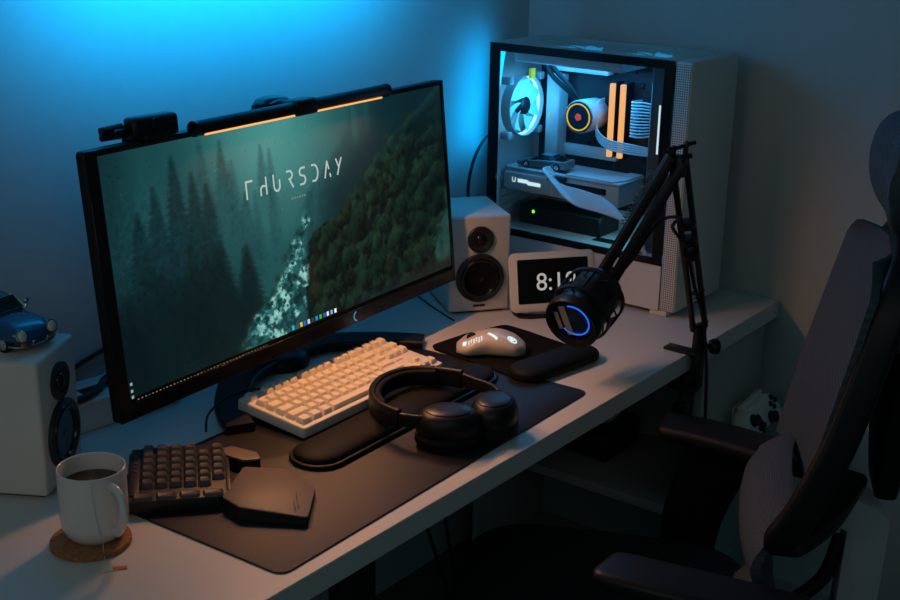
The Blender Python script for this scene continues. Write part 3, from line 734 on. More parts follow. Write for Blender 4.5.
part('printed_mark', 'keypad', kp, lambda b: [box(b, (0, 0, 0), s, Mx=m) for s, m in [((.0012, .045, .0004), T(palm[3][0]-.010, (palm[3][1]+palm[2][1])/2+.004, .0190)), ((.0012, .030, .0004), T(palm[3][0]-.015, (palm[3][1]+palm[2][1])/2-.012, .0203))]])

# ------------------------------------------------------------------ headphones lying on the mat
hp = thing('headphones', 'black over-ear headphones lying folded on the desk mat', 'headphones', (-1.03, .14, MT))
def L_(x, y, z=0): return (x+1.03, y-.14, z)
CUP = [((-1.064, .104), -48, 1.10), ((-.982, .073), 20, 1.04)]
for (cx, cy), ang, k in CUP:
    Mc = T(*L_(cx, cy)) @ R('Z', ang)
    def oval(s, z, ax=.047, ay=.037): return [Vector((ax*s*k*math.cos(2*PI*i/40), ay*s*k*math.sin(2*PI*i/40), z)) for i in range(40)]
    cu = part('ear_cup', 'black', hp, lambda b: loft(b, [oval(.94, .022), oval(1.0, .026), oval(1.0, .040), oval(.95, .048), oval(.86, .0545), oval(.78, .0575), oval(.72, .0585)], Mx=Mc))
    part('outer_plate', M['black_matte'], cu, lambda b: loft(b, [oval(.71, .0580), oval(.71, .0598), oval(.66, .0612), oval(.3, .0618)], Mx=Mc))
    part('ear_pad', 'gel', hp, lambda b: loft(b, [oval(.80, .0), oval(.97, .003), oval(1.04, .010), oval(1.03, .018), oval(.93, .0235)], Mx=Mc))
band = [L_(-1.098, .128, .043), L_(-1.112, .165, .042), L_(-1.100, .218, .040), L_(-1.065, .262, .040), L_(-1.010, .285, .040), L_(-.958, .277, .040), L_(-.925, .240, .041), L_(-.912, .190, .043), L_(-.922, .140, .044)]
part('headband', 'black', hp, lambda b: sweep(b, band[1:-1], rrect(.011, .034, .0045, 4), 8, up=(0, 0, 1)))
part('headband_cushion', 'gel', hp, lambda b: sweep(b, [Vector(q)*.0+Vector((q[0]*.93+.001, q[1]*.93, q[2])) for q in band[2:-2]], rrect(.012, .028, .005, 4), 8, up=(0, 0, 1)))
for pts in ([band[1], L_(-1.108, .148, .043), L_(-1.100, .128, .044), L_(-1.086, .112, .044)], [band[-2], L_(-.916, .160, .043), L_(-.922, .125, .045), L_(-.936, .096, .045)]):
    part('yoke', M['black_metal'], hp, lambda b: sweep(b, pts, rrect(.008, .024, .003, 3), 6, lambda t: 1-.15*t, up=(0, 0, 1)))

# ------------------------------------------------------------------ mouse pad with wrist rest and mouse
mp = thing('mouse_pad', 'black mouse pad with a padded wrist rest, right of the desk mat', 'mouse pad', (-.63, .26, 0))
def m_(x, y): return (x+.63, y-.26)
padp = [m_(*q) for q in [(-.735, .402), (-.632, .390), (-.535, .362), (-.538, .318), (-.555, .20), (-.57, .13), (-.765, .150), (-.755, .235)]]
part('pad', 'pad_cloth', mp, lambda b: prism(b, rounded_poly(padp, .022, 6), .0031, .0065, .0008, 2))
part('underside', 'rubber', mp, lambda b: prism(b, rounded_poly([(x*.985, y*.985) for x, y in padp], .022, 6), 0, .0031))
part('wrist_pad', 'gel', mp, lambda b: pillow(b, .212, .074, .036, .0062, .0275, 7, .0145, Mx=T(-.036, -.102, 0) @ R('Z', -9)))
ms = thing('mouse', 'white wireless mouse with glowing logo on the black mouse pad', 'mouse', (-.6865, .2890, .0066), math.radians(-58)); ms.scale = (1.20, 1.03, 1.10)
# local +y is the front of the mouse (towards the left of the photo)
ms.rotation_euler = (0, 0, math.atan2(.36-.245, -.70+.618)-PI/2)
def mouse_z(y): 
    t = (y+.062)/.126
    return .0395*math.sin(PI*min(1, max(0, (t*.86+.10))))**.62
def mousef(b):
    rings = []
    N = 22
    for i in range(N+1):
        t = i/N; y = -.063+.127*t
        hw = .0335*(1-.13*math.exp(-((t-.55)/.16)**2))*(min(1, math.sin(PI*min(max(t*.94+.03, 0), 1))*1.9))**.55
        h = .0395*(math.sin(PI*(t*.80+.10)))**.75*(1-.28*max(0, t-.45))
        ring = []
        for j in range(24):
            a = 2*PI*j/24; ca, sa = math.cos(a), math.sin(a)
            z = h*(.5+.5*math.copysign(abs(sa)**.75, sa)) if sa >= 0 else h*.5*(1-abs(sa)**.5)
            ring.append(Vector((hw*math.copysign(abs(ca)**.7, ca)*(1 if sa >= 0 else .96), y, max(.0006, z))))
        rings.append(ring)
    loft(b, rings)
mshell = part('shell', 'mouse', ms, mousef, sharp=60)
def hsurf(y, x=0.):
    t = (y+.063)/.127; h = .0395*(math.sin(PI*(t*.80+.10)))**.75*(1-.28*max(0, t-.45))
    hw = .0335*(1-.13*math.exp(-((t-.55)/.16)**2))*(min(1, math.sin(PI*min(max(t*.94+.03, 0), 1))*1.9))**.55
    ca = min(1, abs(x)/hw)**(1/.7); sa_ = math.sqrt(max(0, 1-ca*ca))
    return h*(.5+.5*sa_**.75)
part('scroll_wheel', 'rubber', ms, lambda b: lathe(b, [(.003, -.0035), (.009, -.0035), (.0098, -.002), (.0098, .002), (.009, .0035), (.003, .0035)], 24, T(0, .036, hsurf(.036)-.0045) @ R('Y', 90)))
def decal(b, quads):
    """thin lit inlays that follow the curved shell"""
    for q in quads:
        top = [Vector((x, y, hsurf(y, x)+.0007)) for x, y in q]
        loft(b, [[p-Vector((0, 0, .0012)) for p in top], top])
LX, LY = -.0165, -.038
def rot_(x, y, a, ox, oy): return (ox+x*math.cos(a)-y*math.sin(a), oy+x*math.sin(a)+y*math.cos(a))
def ring_q(cx, cy, r0, r1, n=24): return [[(cx+r*math.cos(a), cy+r*math.sin(a)) for r, a in ((r0, 2*PI*k/n), (r1, 2*PI*k/n), (r1, 2*PI*(k+1)/n), (r0, 2*PI*(k+1)/n))] for k in range(n)]
part('lit_logo', 'mouse_glow', ms, lambda b: (decal(b, ring_q(LX, LY, .0068, .0088)), decal(b, [[rot_(x, y, .5, LX, LY) for x, y in ((-.004, -.001), (.004, -.001), (.0045, .004), (-.0045, .004))], [rot_(x, y, .5, LX, LY) for x, y in ((-.0015, -.0055), (.0015, -.0055), (.0018, -.002), (-.0018, -.002))]])))
part('lit_strip', 'mouse_glow', ms, lambda b: decal(b, [[rot_(x, y, -.75, -.0175, -.002) for x, y in ((-.0022, -.011+k*.0037), (.0022, -.011+k*.0037), (.0022, -.0073+k*.0037), (-.0022, -.0073+k*.0037))] for k in range(6)]))
def honey(b):
    for i in range(6):
        for j in range(3):
            cx, cy = -.0165-j*.0038-(i % 2)*.0020, .018+i*.0046
            decal(b, [[(cx+.0012*math.cos(a), cy+.0012*math.sin(a)) for a in [2*PI*k/6 for k in range(6)]]])
    for j in range(4):
        decal(b, [[rot_(x, y, -.6, -.0145-j*.0030, .049) for x, y in ((-.0007, -.004), (.0007, -.004), (.0007, .004), (-.0007, .004))]])
part('lit_cutouts', 'mouse_glow', ms, honey)

# ------------------------------------------------------------------ smart display
HS = 1.04
hub = thing('smart_display', 'small white smart display showing the time, right of the speaker', 'smart display', (-.422, .317, 0), math.radians(-37.7))
hub.scale = (HS, HS, HS)
Mhub = T(0, 0, .012) @ R('X', -14)
part('display_frame', 'white', hub, lambda b: loft(b, [[Vector((x, y, z)) for x, z in rrect(w, h, r, 6, 0, .062)] for (w, h, r, y) in ((.174, .112, .010, -.001), (.180, .118, .013, .001), (.180, .118, .013, .006), (.172, .110, .012, .010))], Mx=Mhub))
sc = part('display_glass', 'screen_off', hub, lambda b: loft(b, [[Vector((x, y, z)) for x, z in rrect(.148, .088, .003, 4, 0, .0635)] for y in (-.0018, .0)], Mx=Mhub))
part('clock_digits', 'clock_glow', sc, lambda b: text_bm(b, '8:18', .050, Mhub @ T(.006, -.0020, .060) @ R('X', 90), .0002))
part('base', 'white', hub, lambda b: sweep(b, [(-.055, .045, .017), (0, .036, .017), (.055, .045, .017)], rrect(.062, .033, .014, 5), 5, up=(0, 0, 1)))
part('foot', 'rubber', hub, lambda b: prism(b, rrect(.150, .070, .03, 6, 0, .035), 0, .006, .002, 2))
part('back_shell', 'white', hub, lambda b: box(b, (0, .022, .058), (.09, .026, .055), .010, 3, Mx=Mhub))

# ------------------------------------------------------------------ computer case
XG, XR, YF, YB, ZT = -.2747, -.0637, .118, .6007, .530
ZB0 = .110
pcc = thing('computer_case', 'white desktop computer case with a glass side showing lit parts', 'computer', ((XG+XR)/2, (YF+YB)/2, 0))
ox, oy = (XG+XR)/2, (YF+YB)/2
def p_(x, y, z): return (x-ox, y-oy, z)
def pb(b, x0, x1, y0, y1, z0, z1, bev=.0, seg=2): box(b, p_((x0+x1)/2, (y0+y1)/2, (z0+z1)/2), (x1-x0, y1-y0, z1-z0), bev, seg)
YP = YF+.0375
part('chassis', 'white_metal', pcc, lambda b: (
    pb(b, XR-.003, XR, YP, YB, .012, ZT-.002), pb(b, XG+.004, XR, YB-.003, YB, .012, ZT-.002), pb(b, XG+.004, XR-.003, YP, YB-.003, .012, .016),
    pb(b, XR-.034, XR-.031, YP, YB-.003, .016, ZT-.008)))
part('lower_side_panel', 'white_metal', pcc, lambda b: pb(b, XG, XG+.003, YP, YB, .012, ZB0-.001, .001, 1))
part('foot', 'white', pcc, lambda b: pb(b, XG+.004, XR-.01, YF+.02, YF+.06, 0, .013, .003))
part('foot', 'white', pcc, lambda b: pb(b, XG+.01, XR-.01, YB-.07, YB-.03, 0, .013, .003))
part('front_panel', 'white_metal', pcc, lambda b: pb(b, XG+.0008, XR, YF, YP-.001, .014, ZT-.001, .004, 2))
part('side_vent', 'vent_mesh', pcc, lambda b: pb(b, XG, XG+.0016, YF+.003, YP-.003, .018, ZT-.006))
def toppanel(b):
    pb(b, XG, XG+.035, YP, YB, ZT-.009, ZT-.001, .002, 1); pb(b, XR-.035, XR, YP, YB, ZT-.009, ZT-.001, .002, 1)
    pb(b, XG+.034, XR-.034, YP, YP+.036, ZT-.009, ZT-.001, .001, 1); pb(b, XG+.034, XR-.034, YB-.061, YB, ZT-.009, ZT-.001, .001, 1)
part('top_panel', 'white_metal', pcc, toppanel)
part('top_vent', 'vent_top', pcc, lambda b: b.faces.new([b.verts.new(p_(x, y, ZT-.0018)) for x, y in ((XG+.0352, YP+.0362), (XR-.0352, YP+.0362), (XR-.0352, YB-.0612), (XG+.0352, YB-.0612))]))
gl = part('glass_panel', 'glass', pcc, lambda b: pb(b, XG-.001, XG+.003, YP+.001, YB, ZB0, ZT-.002))
def gframe(b):
    x0, x1 = XG-.0022, XG+.0034
    pb(b, x0, x1, YP+.001, YP+.022, ZB0, ZT-.001); pb(b, x0, x1, YB-.024, YB, ZB0, ZT-.001)
    pb(b, x0, x1, YP+.022, YB-.024, ZT-.018, ZT-.001); pb(b, x0, x1, YP+.022, YB-.024, ZB0, ZB0+.014)
part('glass_border', 'black_gloss', pcc, gframe)
part('power_supply_shroud', 'white_metal', pcc, lambda b: (pb(b, XG+.008, XR-.034, YP+.002, YB-.004, .112, .116), ))
part('motherboard', 'pcb', pcc, lambda b: pb(b, XR-.046, XR-.036, .285, .575, .165, .495))
hs = part('heatsink', 'white_metal', pcc, lambda b: (pb(b, XR-.085, XR-.046, .500, .535, .255, .455, .004, 2),))
part('heatsink', 'white_metal', pcc, lambda b: (pb(b, XR-.075, XR-.046, .385, .52, .462, .492, .004, 2),))
part('circuit_chips', 'black_matte', pcc, lambda b: [pb(b, XR-.050, XR-.044, y, y+.012, z, z+.012, .001, 1) for y, z in ((.44, .30), (.42, .31), (.395, .28), (.33, .47), (.31, .44), (.50, .47), (.36, .26), (.30, .28))])
part('board_shield', 'white_metal', pcc, lambda b: pb(b, XR-.062, XR-.046, .36, .52, .275, .300, .004, 2))
# radiator under the roof
part('radiator', 'white_metal', pcc, lambda b: pb(b, XG+.045, XR-.050, .30, .57, ZT-.044, ZT-.0155, .003, 1))
part('front_cable_cover', 'steel', pcc, lambda b: pb(b, XG+.050, XR-.036, .178, .232, .117, ZT-.016, .003, 1))
part('reflected_line', 'white_glow', pcc, lambda b: pb(b, XG+.020, XG+.0225, .1925, .1955, .335, .435))  # white reflection drawn as a thin glowing strip
for yy in (.272, .440):
    tf = part('radiator_fan', 'black', pcc, lambda b: lathe(b, [(.052, -.009), (.056, -.009), (.056, -.0068), (.052, -.0068)], 40, T(*p_(-.170, yy, ZT-.006)), closed=True))
    part('fan_blades', 'top_fan', tf, lambda b: [loft(b, [[Vector((r_*math.cos(a0+w_), r_*math.sin(a0+w_), z_)) for r_, w_, z_ in ((.016, 0, -.007), (.051, .35, -.007), (.051, 1.0, -.003), (.016, .62, -.003))], [Vector((r_*math.cos(a0+w_), r_*math.sin(a0+w_), z_+.001)) for r_, w_, z_ in ((.016, 0, -.007), (.051, .35, -.007), (.051, 1.0, -.003), (.016, .62, -.003))]], Mx=T(*p_(-.170, yy, ZT-.006))) for a0 in [2*PI*k/7 for k in range(7)]])
    part('fan_hub', 'black', tf, lambda b: lathe(b, [(.017, -.009), (.017, -.0055), (.001, -.005)], 24, T(*p_(-.170, yy, ZT-.006))))
# rear exhaust fan
def fan(cx, cy, cz, r=.0635):
    f = part('fan_frame', 'white', pcc, lambda b: (
        lathe(b, [(r+.002, -.012), (r+.004, -.012), (r+.004, .012), (r+.002, .012)], 40, T(*p_(cx, cy, cz)) @ R('X', 90), closed=True),
        [box(b, (0, 0, 0), (.018, .024, .018), .004, 2, Mx=T(*p_(cx+sx*(r-.003), cy, cz+sz*(r-.003)))) for sx in (-1, 1) for sz in (-1, 1)],
        [box(b, (r*.5, .010, 0), (r, .003, .005), Mx=T(*p_(cx, cy, cz)) @ R('Y', a)) for a in (35, 125, 215, 305)]))
    def blades(b):
        for k in range(7):
            a0 = 2*PI*k/7; rings = []
            for i in range(6):
                t = i/5; rr = r*(.30+.66*t); sw = a0+.45*t
                for_ = []
                pa = Vector((rr*math.cos(sw), -.008, rr*math.sin(sw))); pb_ = Vector((rr*math.cos(sw+.80), .007, rr*math.sin(sw+.80)))
                rings.append([pa, pb_, pb_+Vector((0, .0012, 0)), pa+Vector((0, .0012, 0))])
            loft(b, rings, Mx=T(*p_(cx, cy, cz)))
    part('fan_blades', 'fan_blade', f, blades)
    part('fan_hub', 'black', f, lambda b: lathe(b, [(.0195, -.009), (.0195, .008), (.017, .010), (.001, .0105)], 28, T(*p_(cx, cy, cz)) @ R('X', 90)))
    part('led_ring', 'fan_glow', f, lambda b: lathe(b, [(r-.001, .0), (r+.0018, .0), (r+.0018, .006), (r-.001, .006)], 40, T(*p_(cx, cy+.004, cz)) @ R('X', 90), closed=True))
    return f
fan(-.194, .567, .386)
part('yellow_connector', 'yellow', pcc, lambda b: pb(b, XG+.072, XG+.088, .540, .548, .448, .470, .001, 1))
part('yellow_connector', 'yellow', pcc, lambda b: pb(b, XG+.110, XG+.113, .512, .516, .36, .372, .0005, 1))
# pump block
PX, PY, PZ = XG+.088, .424, .3755
Mp = T(*p_(PX, PY, PZ)) @ R('Y', -90)
pu_ = part('liquid_cooler_pump', 'white', pcc, lambda b: lathe(b, [(.030, -.075), (.034, -.07), (.036, -.03), (.0365, -.004), (.0355, 0), (.033, .001), (.001, .001)], 48, Mp))
part('pump_cover', 'pump_face', pu_, lambda b: lathe(b, [(.0335, .0008), (.0335, .0022), (.001, .0024)], 48, Mp))
part('lit_ring', 'ring_glow', pu_, lambda b: lathe(b, [(.0270, .0020), (.0300, .0020), (.0300, .0036), (.0270, .0036)], 56, Mp, closed=True))
def emb(b):
    P = [(.0088*math.cos(2*PI*(k+.25)/5+0), .0088*math.sin(2*PI*(k+.25)/5)) for k in range(5)]
    prism(b, P, .0024, .0034, Mx=Mp)
em = part('lit_emblem', 'emblem', pu_, emb)
part('emblem_cutout', 'pump_face', pu_, lambda b: (prism(b, [(-.004, -.001), (-.001, .0008), (-.004, .0012)], .0034, .0038, Mx=Mp), prism(b, [(.0005, .0035), (.003, .0055), (.003, .0030)], .0034, .0038, Mx=Mp)))
for s in (0, 1):
    part('coolant_tube', 'black', pu_, lambda b: tube(b, [p_(PX+.02, PY+.012, PZ+.03+s*.004), p_(PX+.015, PY+.035+s*.02, PZ+.06), p_(PX+.02, PY+.075+s*.02, PZ+.09), p_(PX+.03, PY+.11, ZT-.03)], .0055, 10, 6))
# memory sticks with lit tops
for yy in (.366, .340):
    rs = part('memory_stick', 'black_matte', pcc, lambda b: pb(b, XR-.079, XR-.046, yy-.0045, yy+.0045, .288, .452, .001, 1))
    part('light_strip', 'ram_glow', rs, lambda b: pb(b, XR-.0885, XR-.079, yy-.0055, yy+.0055, .290, .450, .0015, 2))
# graphics card
def gpu(b):
    pb(b, XG+.052, XR-.046, .294, .588, .197, .246, .006, 2)
    pb(b, XG+.046, XG+.060, .46, .588, .203, .240, .003, 2)
gc = part('graphics_card', 'white', pcc, gpu)
part('backplate', 'white_metal', gc, lambda b: (pb(b, XG+.050, XR-.048, .292, .590, .2455, .2515, .002, 1), prism(b, [(XG+.052-ox, .43-oy), (XG+.052-ox, .31-oy), (XG+.085-ox, .296-oy), (XR-.05-ox, .296-oy), (XR-.05-ox, .33-oy), (XG+.09-ox, .34-oy), (XG+.07-ox, .43-oy)], .2515, .2545, .001, 1)))
part('dark_accent', 'black', gc, lambda b: (pb(b, XG+.0505, XG+.053, .325, .440, .222, .236, .001, 1), pb(b, XG+.062, XG+.078, .415, .455, .2513, .2535, .001, 1)))
def gtext(b):
    Mt = T(*p_(XG+.0455, .0, .0)) 
    text_bm(b, 'U', .016, T(*p_(XG+.0455, .560, .2235)) @ R('Z', -90) @ R('X', 90), .0003)
    pb(b, XG+.0450, XG+.0458, .522, .549, .2195, .2275); pb(b, XG+.0450, XG+.0458, .489, .523, .2165, .2245)
part('lit_lettering', 'white_glow', gc, gtext)
part('power_socket', 'black', gc, lambda b: pb(b, XG+.040, XG+.062, .425, .470, .236, .2475, .002, 1))
# white sleeved cables: graphics power loom, board loom and pump loom
def loom(pts, n, off, r=.0021):
    def f(b):
        for k in range(n):
            o = Vector(off)*(k-(n-1)/2)
            tube(b, [Vector(p_(*q))+o*(1 if i < len(pts)-1 else .7) for i, q in enumerate(pts)], r, 6, 6)
    return f
part('power_cable', 'cable_white', pcc, loom([(XG+.058, .452, .243), (XG+.030, .450, .245), (XG+.018, .436, .236), (XG+.020, .400, .218), (XG+.026, .345, .211), (XG+.030, .290, .199), (XG+.034, .252, .170), (XG+.040, .236, .135), (XG+.050, .236, .117)], 11, (.0014, .0052, .0034), .0029))
part('power_cable', 'cable_white', pcc, loom([(XR-.046, .314, .378), (XR-.085, .314, .380), (XR-.100, .304, .381), (XR-.106, .272, .384), (XR-.102, .225, .388)], 12, (0, 0, .0066)))
part('power_cable', 'cable_white', pcc, loom([(XR-.05, .404, .40), (XR-.085, .400, .395), (XR-.100, .394, .372), (XR-.106, .385, .340), (XR-.108, .355, .322), (XR-.105, .30, .318), (XR-.10, .24, .316)], 5, (.0008, .0010, .0046)))
part('power_cable', 'cable_white', pcc, loom([(XR-.07, .262, .20), (XR-.085, .258, .17), (XR-.085, .262, .14), (XR-.07, .27, .117)], 4, (0, .004, .001)))
dv = part('storage_drive', 'black', pcc, lambda b: pb(b, XG+.085, XR-.040, .355, .570, .1165, .160, .003, 1))
part('green_indicator', 'green_glow', dv, lambda b: lathe(b, [(.0040, 0), (.0038, .0015), (.0005, .002)], 16, T(*p_(XG+.0845, .530, .1475)) @ R('Y', -90)))
part('rear_slot_covers', 'white_metal', pcc, lambda b: [pb(b, XG+.045, XR-.05, YB-.008, YB-.003, z, z+.012, .001, 1) for z in (.130, .148, .166, .184, .215)])
part('shroud_slot', 'black_matte', pcc, lambda b: (pb(b, XG+.03, XG+.06, .22, .25, .1158, .1166), pb(b, XG+.06, XG+.09, .30, .36, .1158, .1166)))

# silver wedge toy car inside the case, on the graphics card
tc = thing('toy_car', 'silver wedge-shaped toy car on the graphics card inside the computer case', 'toy car', (-.188, .503, .2517+.0008), math.radians(96))
def dsec(b, st):
    rings = [[Vector((x, -hw, z0)), Vector((x, -hw, z1-.001)), Vector((x, -hw+.002, z1)), Vector((x, hw-.002, z1)), Vector((x, hw, z1-.001)), Vector((x, hw, z0))] for x, hw, z0, z1 in st]
    loft(b, rings)
part('body', 'car_silver', tc, lambda b: dsec(b, [(-.062, .021, .008, .020), (-.060, .023, .005, .0222), (-.03, .024, .004, .0215), (0, .024, .004, .0205), (.03, .024, .004, .0180), (.058, .0225, .005, .0130), (.062, .021, .007, .0118)]))
part('cabin', 'car_glass', tc, lambda b: loft(b, [[Vector((x, -hw, z0)), Vector((x, -hw*.78, z1)), Vector((x, hw*.78, z1)), Vector((x, hw, z0))] for x, hw, z0, z1 in ((-.052, .020, .0210, .0225), (-.022, .0205, .020, .0312), (.002, .0205, .0195, .0318), (.032, .0205, .0170, .0185))]))
part('roof', 'car_silver', tc, lambda b: (box(b, (-.010, 0, .0317), (.03, .031, .0018), .0006, 1),))
wheels(tc, [(.038, -.0215), (.038, .0215), (-.038, -.0215), (-.038, .0215)], .0088, .007)

# ------------------------------------------------------------------ boom arm and microphone
arm = thing('microphone_boom_arm', 'black articulated microphone arm clamped to the desk front edge', 'microphone arm', (-.424, 0, 0))
def a_(x, y, z): return Vector((x+.424, y, z))
part('clamp', 'black_metal', arm, lambda b: (box(b, a_(-.430, .016, .0035), (.030, .072, .0062), .003, 2), box(b, a_(-.424, -.014, -.033), (.030, .016, .078), .003, 2), box(b, a_(-.424, .012, -.075), (.030, .056, .010), .003, 2),
    cyl(b, a_(-.424, -.012, -.012), a_(-.424, -.012, .050), .0125, .0105), cyl(b, a_(-.424, -.012, .045), a_(-.424, -.012, .058), .014)))
part('clamp_screw', 'black', arm, lambda b: (cyl(b, a_(-.424, .014, -.125), a_(-.424, .014, -.0466), .005), lathe(b, [(.012, 0), (.016, .004), (.016, .022), (.012, .026)], 16, T(*a_(-.424, .014, -.135))), lathe(b, [(.012, 0), (.013, .005)], 20, T(*a_(-.424, .014, -.0465)))))
part('tension_knob', 'black', arm, lambda b: (lathe(b, [(.005, 0), (.005, .012), (.013, .014), (.015, .018), (.015, .028), (.012, .031)], 20, axis_m(a_(-.412, -.018, .012), (.7, -.65, 0)))))
JB = a_(-.424, -.012, .050); JT = a_(-.546, -.004, .398)
dL = (JT-JB).normalized(); side = Vector((.80, -.60, 0)); side = (side-dL*side.dot(dL)).normalized()
lo = part('lower_arm', 'black_metal', arm, lambda b: [box(b, (0, 0, (JT-JB).length/2), (.0085, .0095, (JT-JB).length), .0015, 2, Mx=axis_m(JB+side*s, dL)) for s in (-.0125, .0125)])
part('arm_bolt', 'steel', arm, lambda b: [cyl(b, JB+dL*t-side*.019, JB+dL*t+side*.019, .0032, seg=10) for t in (.012, .085)])
part('spring', 'black_metal', arm, lambda b: tube(b, [JB+dL*(.06+.10*i/72)+side*.0035*math.cos(i*PI/3.0)+dL.cross(side)*.0035*math.sin(i*PI/3.0) for i in range(73)], .0009, 5, 1))
part('elbow_joint', 'black_metal', arm, lambda b: (cyl(b, JT-side*.026, JT+side*.024, .0045), cyl(b, JT-side*.017+dL*.018, JT-side*.009+dL*.018, .010), box(b, JT+Vector((0, 0, -.012)), (.026, .026, .040), .006, 2),
     cyl(b, JT+Vector((0, 0, .022))-side*.030, JT+Vector((0, 0, .022))+side*.030, .0035), box(b, JT+Vector((0, 0, .012))-side*.012, (.008, .008, .034), .002), box(b, JT+Vector((0, 0, .012))+side*.012, (.008, .008, .034), .002)))
MIC = Vector((-.675, .092, .1405))
ME = a_(-.603, .090, .1775)
dU = (ME-JT).normalized(); nU = Vector((0, 0, 1)); nU = (nU-dU*nU.dot(dU)).normalized(); sU = dU.cross(nU).normalized()
part('upper_arm', 'black_metal', arm, lambda b: [box(b, (0, 0, ((ME-JT).length)/2), (.016, .013, (ME-JT).length), .0015, 2, Mx=axis_m(JT+nU*s+sU*q, dU)) for s, q in ((.015, .011), (.015, -.011), (-.009, .011), (-.009, -.011))])
part('spring', 'steel', arm, lambda b: tube(b, [JT+dU*(.04+.11*i/96)+nU*(.030+.004*math.cos(i*PI/3))+sU*.004*math.sin(i*PI/3) for i in range(97)], .0010, 5, 1))
part('end_joint', 'black_metal', arm, lambda b: (box(b, (0, 0, 0), (.034, .026, .034), .006, 2, Mx=axis_m(ME, dU)), cyl(b, ME-sU*.024, ME+sU*.024, .006), cyl(b, ME, ME+dU*.022, .008)))
part('cable', 'cable_black', arm, lambda b: tube(b, [ME+nU*.005+sU*.012, JT+dU*.22-nU*.020+sU*.013, JT+dU*.12-nU*.028+sU*.013, JT+dU*.09-nU*.055, JB+dL*.24-side*.028, JB+dL*.20-side*.012, JB+dL*.16-side*.004, JB+dL*.10, JB+dL*.03+Vector((0, -.010, 0)), a_(-.418, -.030, -.02), a_(-.40, -.03, -.16)], .0032, 8, 6))
part('cable_tie', 'black', arm, lambda b: [lathe(b, [(.012, -.006), (.0165, -.005), (.0165, .005), (.012, .006)], 16, axis_m(JB+dL*t, dL)) for t in (.235, .20, .17)])

MS = 1.07
mic = thing('microphone', 'black round microphone with a blue light ring hanging from the boom arm', 'microphone', (MIC.x, MIC.y, MIC.z))
ax = Vector((-.92, -.05, -.34)).normalized()
Mm = axis_m((0, 0, 0), ax) @ R('Z', 90) @ Matrix.Scale(MS, 4)
part('body', 'black', mic, lambda b: lathe(b, [(.022, -.062), (.036, -.058), (.042, -.045), (.0435, -.01), (.044, .020), (.0455, .036), (.0490, .040), (.0490, .052), (.0465, .057), (.0385, .053), (.0375, .044), (.001, .043)], 56, Mm))
gr = part('front_grille', 'mic_lens', mic, lambda b: lathe(b, [(.0372, .0432), (.034, .0446), (.001, .0458)], 48, Mm))
part('light_ring', 'blue_glow', mic, lambda b: tube(b, [Vector((.0285*math.cos(a), .0285*math.sin(a), .0462)) for a in [math.radians(200+i*10) for i in range(25)]], .0013, 6, 2, Mx=Mm @ R('Z', 205)))
part('silver_band', 'silver_band', mic, lambda b: [box(b, (x, 0, .0464), (w, l, .0012), .0004, 1, Mx=Mm @ R('Z', 12)) for x, w, l in ((.0150, .012, .058), (.030, .008, .034))] and None)
part('shock_mount', 'black_metal', mic, lambda b: (
    [lathe(b, [(.0505, z-.004), (.0545, z-.0035), (.0545, z+.0035), (.0505, z+.004)], 48, Mm, closed=True) for z in (-.030, .022)],
    [cyl(b, (.0525*math.cos(a), .0525*math.sin(a), -.030), (.0525*math.cos(a), .0525*math.sin(a), .022), .0026, seg=8, Mx=Mm) for a in [math.radians(20+60*k) for k in range(6)]]))
for z in (-.030, .022):
    for k in range(8):
        a = math.radians(45*k)
        part('elastic_band', 'rubber', mic, lambda b: cyl(b, (.052*math.cos(a), .052*math.sin(a), z), (.043*math.cos(a+.3), .043*math.sin(a+.3), z*.8), .0016, seg=6, Mx=Mm))
hook = ME-a_(0, 0, 0); 
tgt = Vector((ME.x-.424, ME.y, ME.z))-MIC
part('mounting_yoke', 'black_metal', mic, lambda b: (cyl(b, tgt+dU*.015, tgt*.52, .007, .006),))

# ------------------------------------------------------------------ game controller hung beside the cabinet
gp = thing('game_controller', 'white game controller with black thumbsticks hanging under the desk corner', 'controller', (-.148, -.034, -.224)); gp.scale = (1.2, 1.2, 1.2)
gx = Vector((.99, .02, .11)); gy = Vector((-.10, .38, .92)); gx.normalize(); gy = (gy-gx*gy.dot(gx)).normalized(); gn = gx.cross(gy)
Mg = Matrix(((gx.x, gy.x, gn.x, 0), (gx.y, gy.y, gn.y, 0), (gx.z, gy.z, gn.z, 0), (0, 0, 0, 1)))
def pad(b):
    rings = []
    outline = [(-.050, .030), (-.030, .037), (0, .034), (.030, .037), (.050, .030), (.066, .008), (.074, -.030), (.068, -.052), (.054, -.050), (.038, -.024), (.015, -.018), (-.015, -.018), (-.038, -.024), (-.054, -.050), (-.068, -.052), (-.074, -.030), (-.066, .008)]
    P = rounded_poly(outline, .012, 3)
    cen = Vector((0, 0, 0))
    for s, z in ((.80, -.020), (.94, -.015), (1, -.006), (1, .004), (.95, .011), (.86, .0145), (.7, .016)):
        rings.append([Vector((x*(.5+.5*s if abs(x) > .04 else s), y*s if y > -.02 else y+(1-s)*.03, z)) for x, y in P])
    loft(b, rings, Mx=Mg)
part('body', 'white', gp, pad, sharp=60)
def gdisc(x, y, r, h, m, nm):
    part(nm, m, gp, lambda b: lathe(b, [(r*1.1, .013), (r*1.1, .0165), (r*.7, .0172), (r*.6, .0172+h*.6), (r, .0172+h*.75), (r*.95, .0172+h), (r*.3, .0172+h*.8)], 24, Mg @ T(x, y, 0)))
gdisc(-.040, .014, .0105, .009, 'black', 'thumbstick'); gdisc(.021, -.006, .0105, .009, 'black', 'thumbstick')
part('direction_pad', 'black', gp, lambda b: (box(b, (-.021, -.006, .0175), (.024, .0085, .005), .0015, 2, Mx=Mg), box(b, (-.021, -.006, .0175), (.0085, .024, .005), .0015, 2, Mx=Mg)))
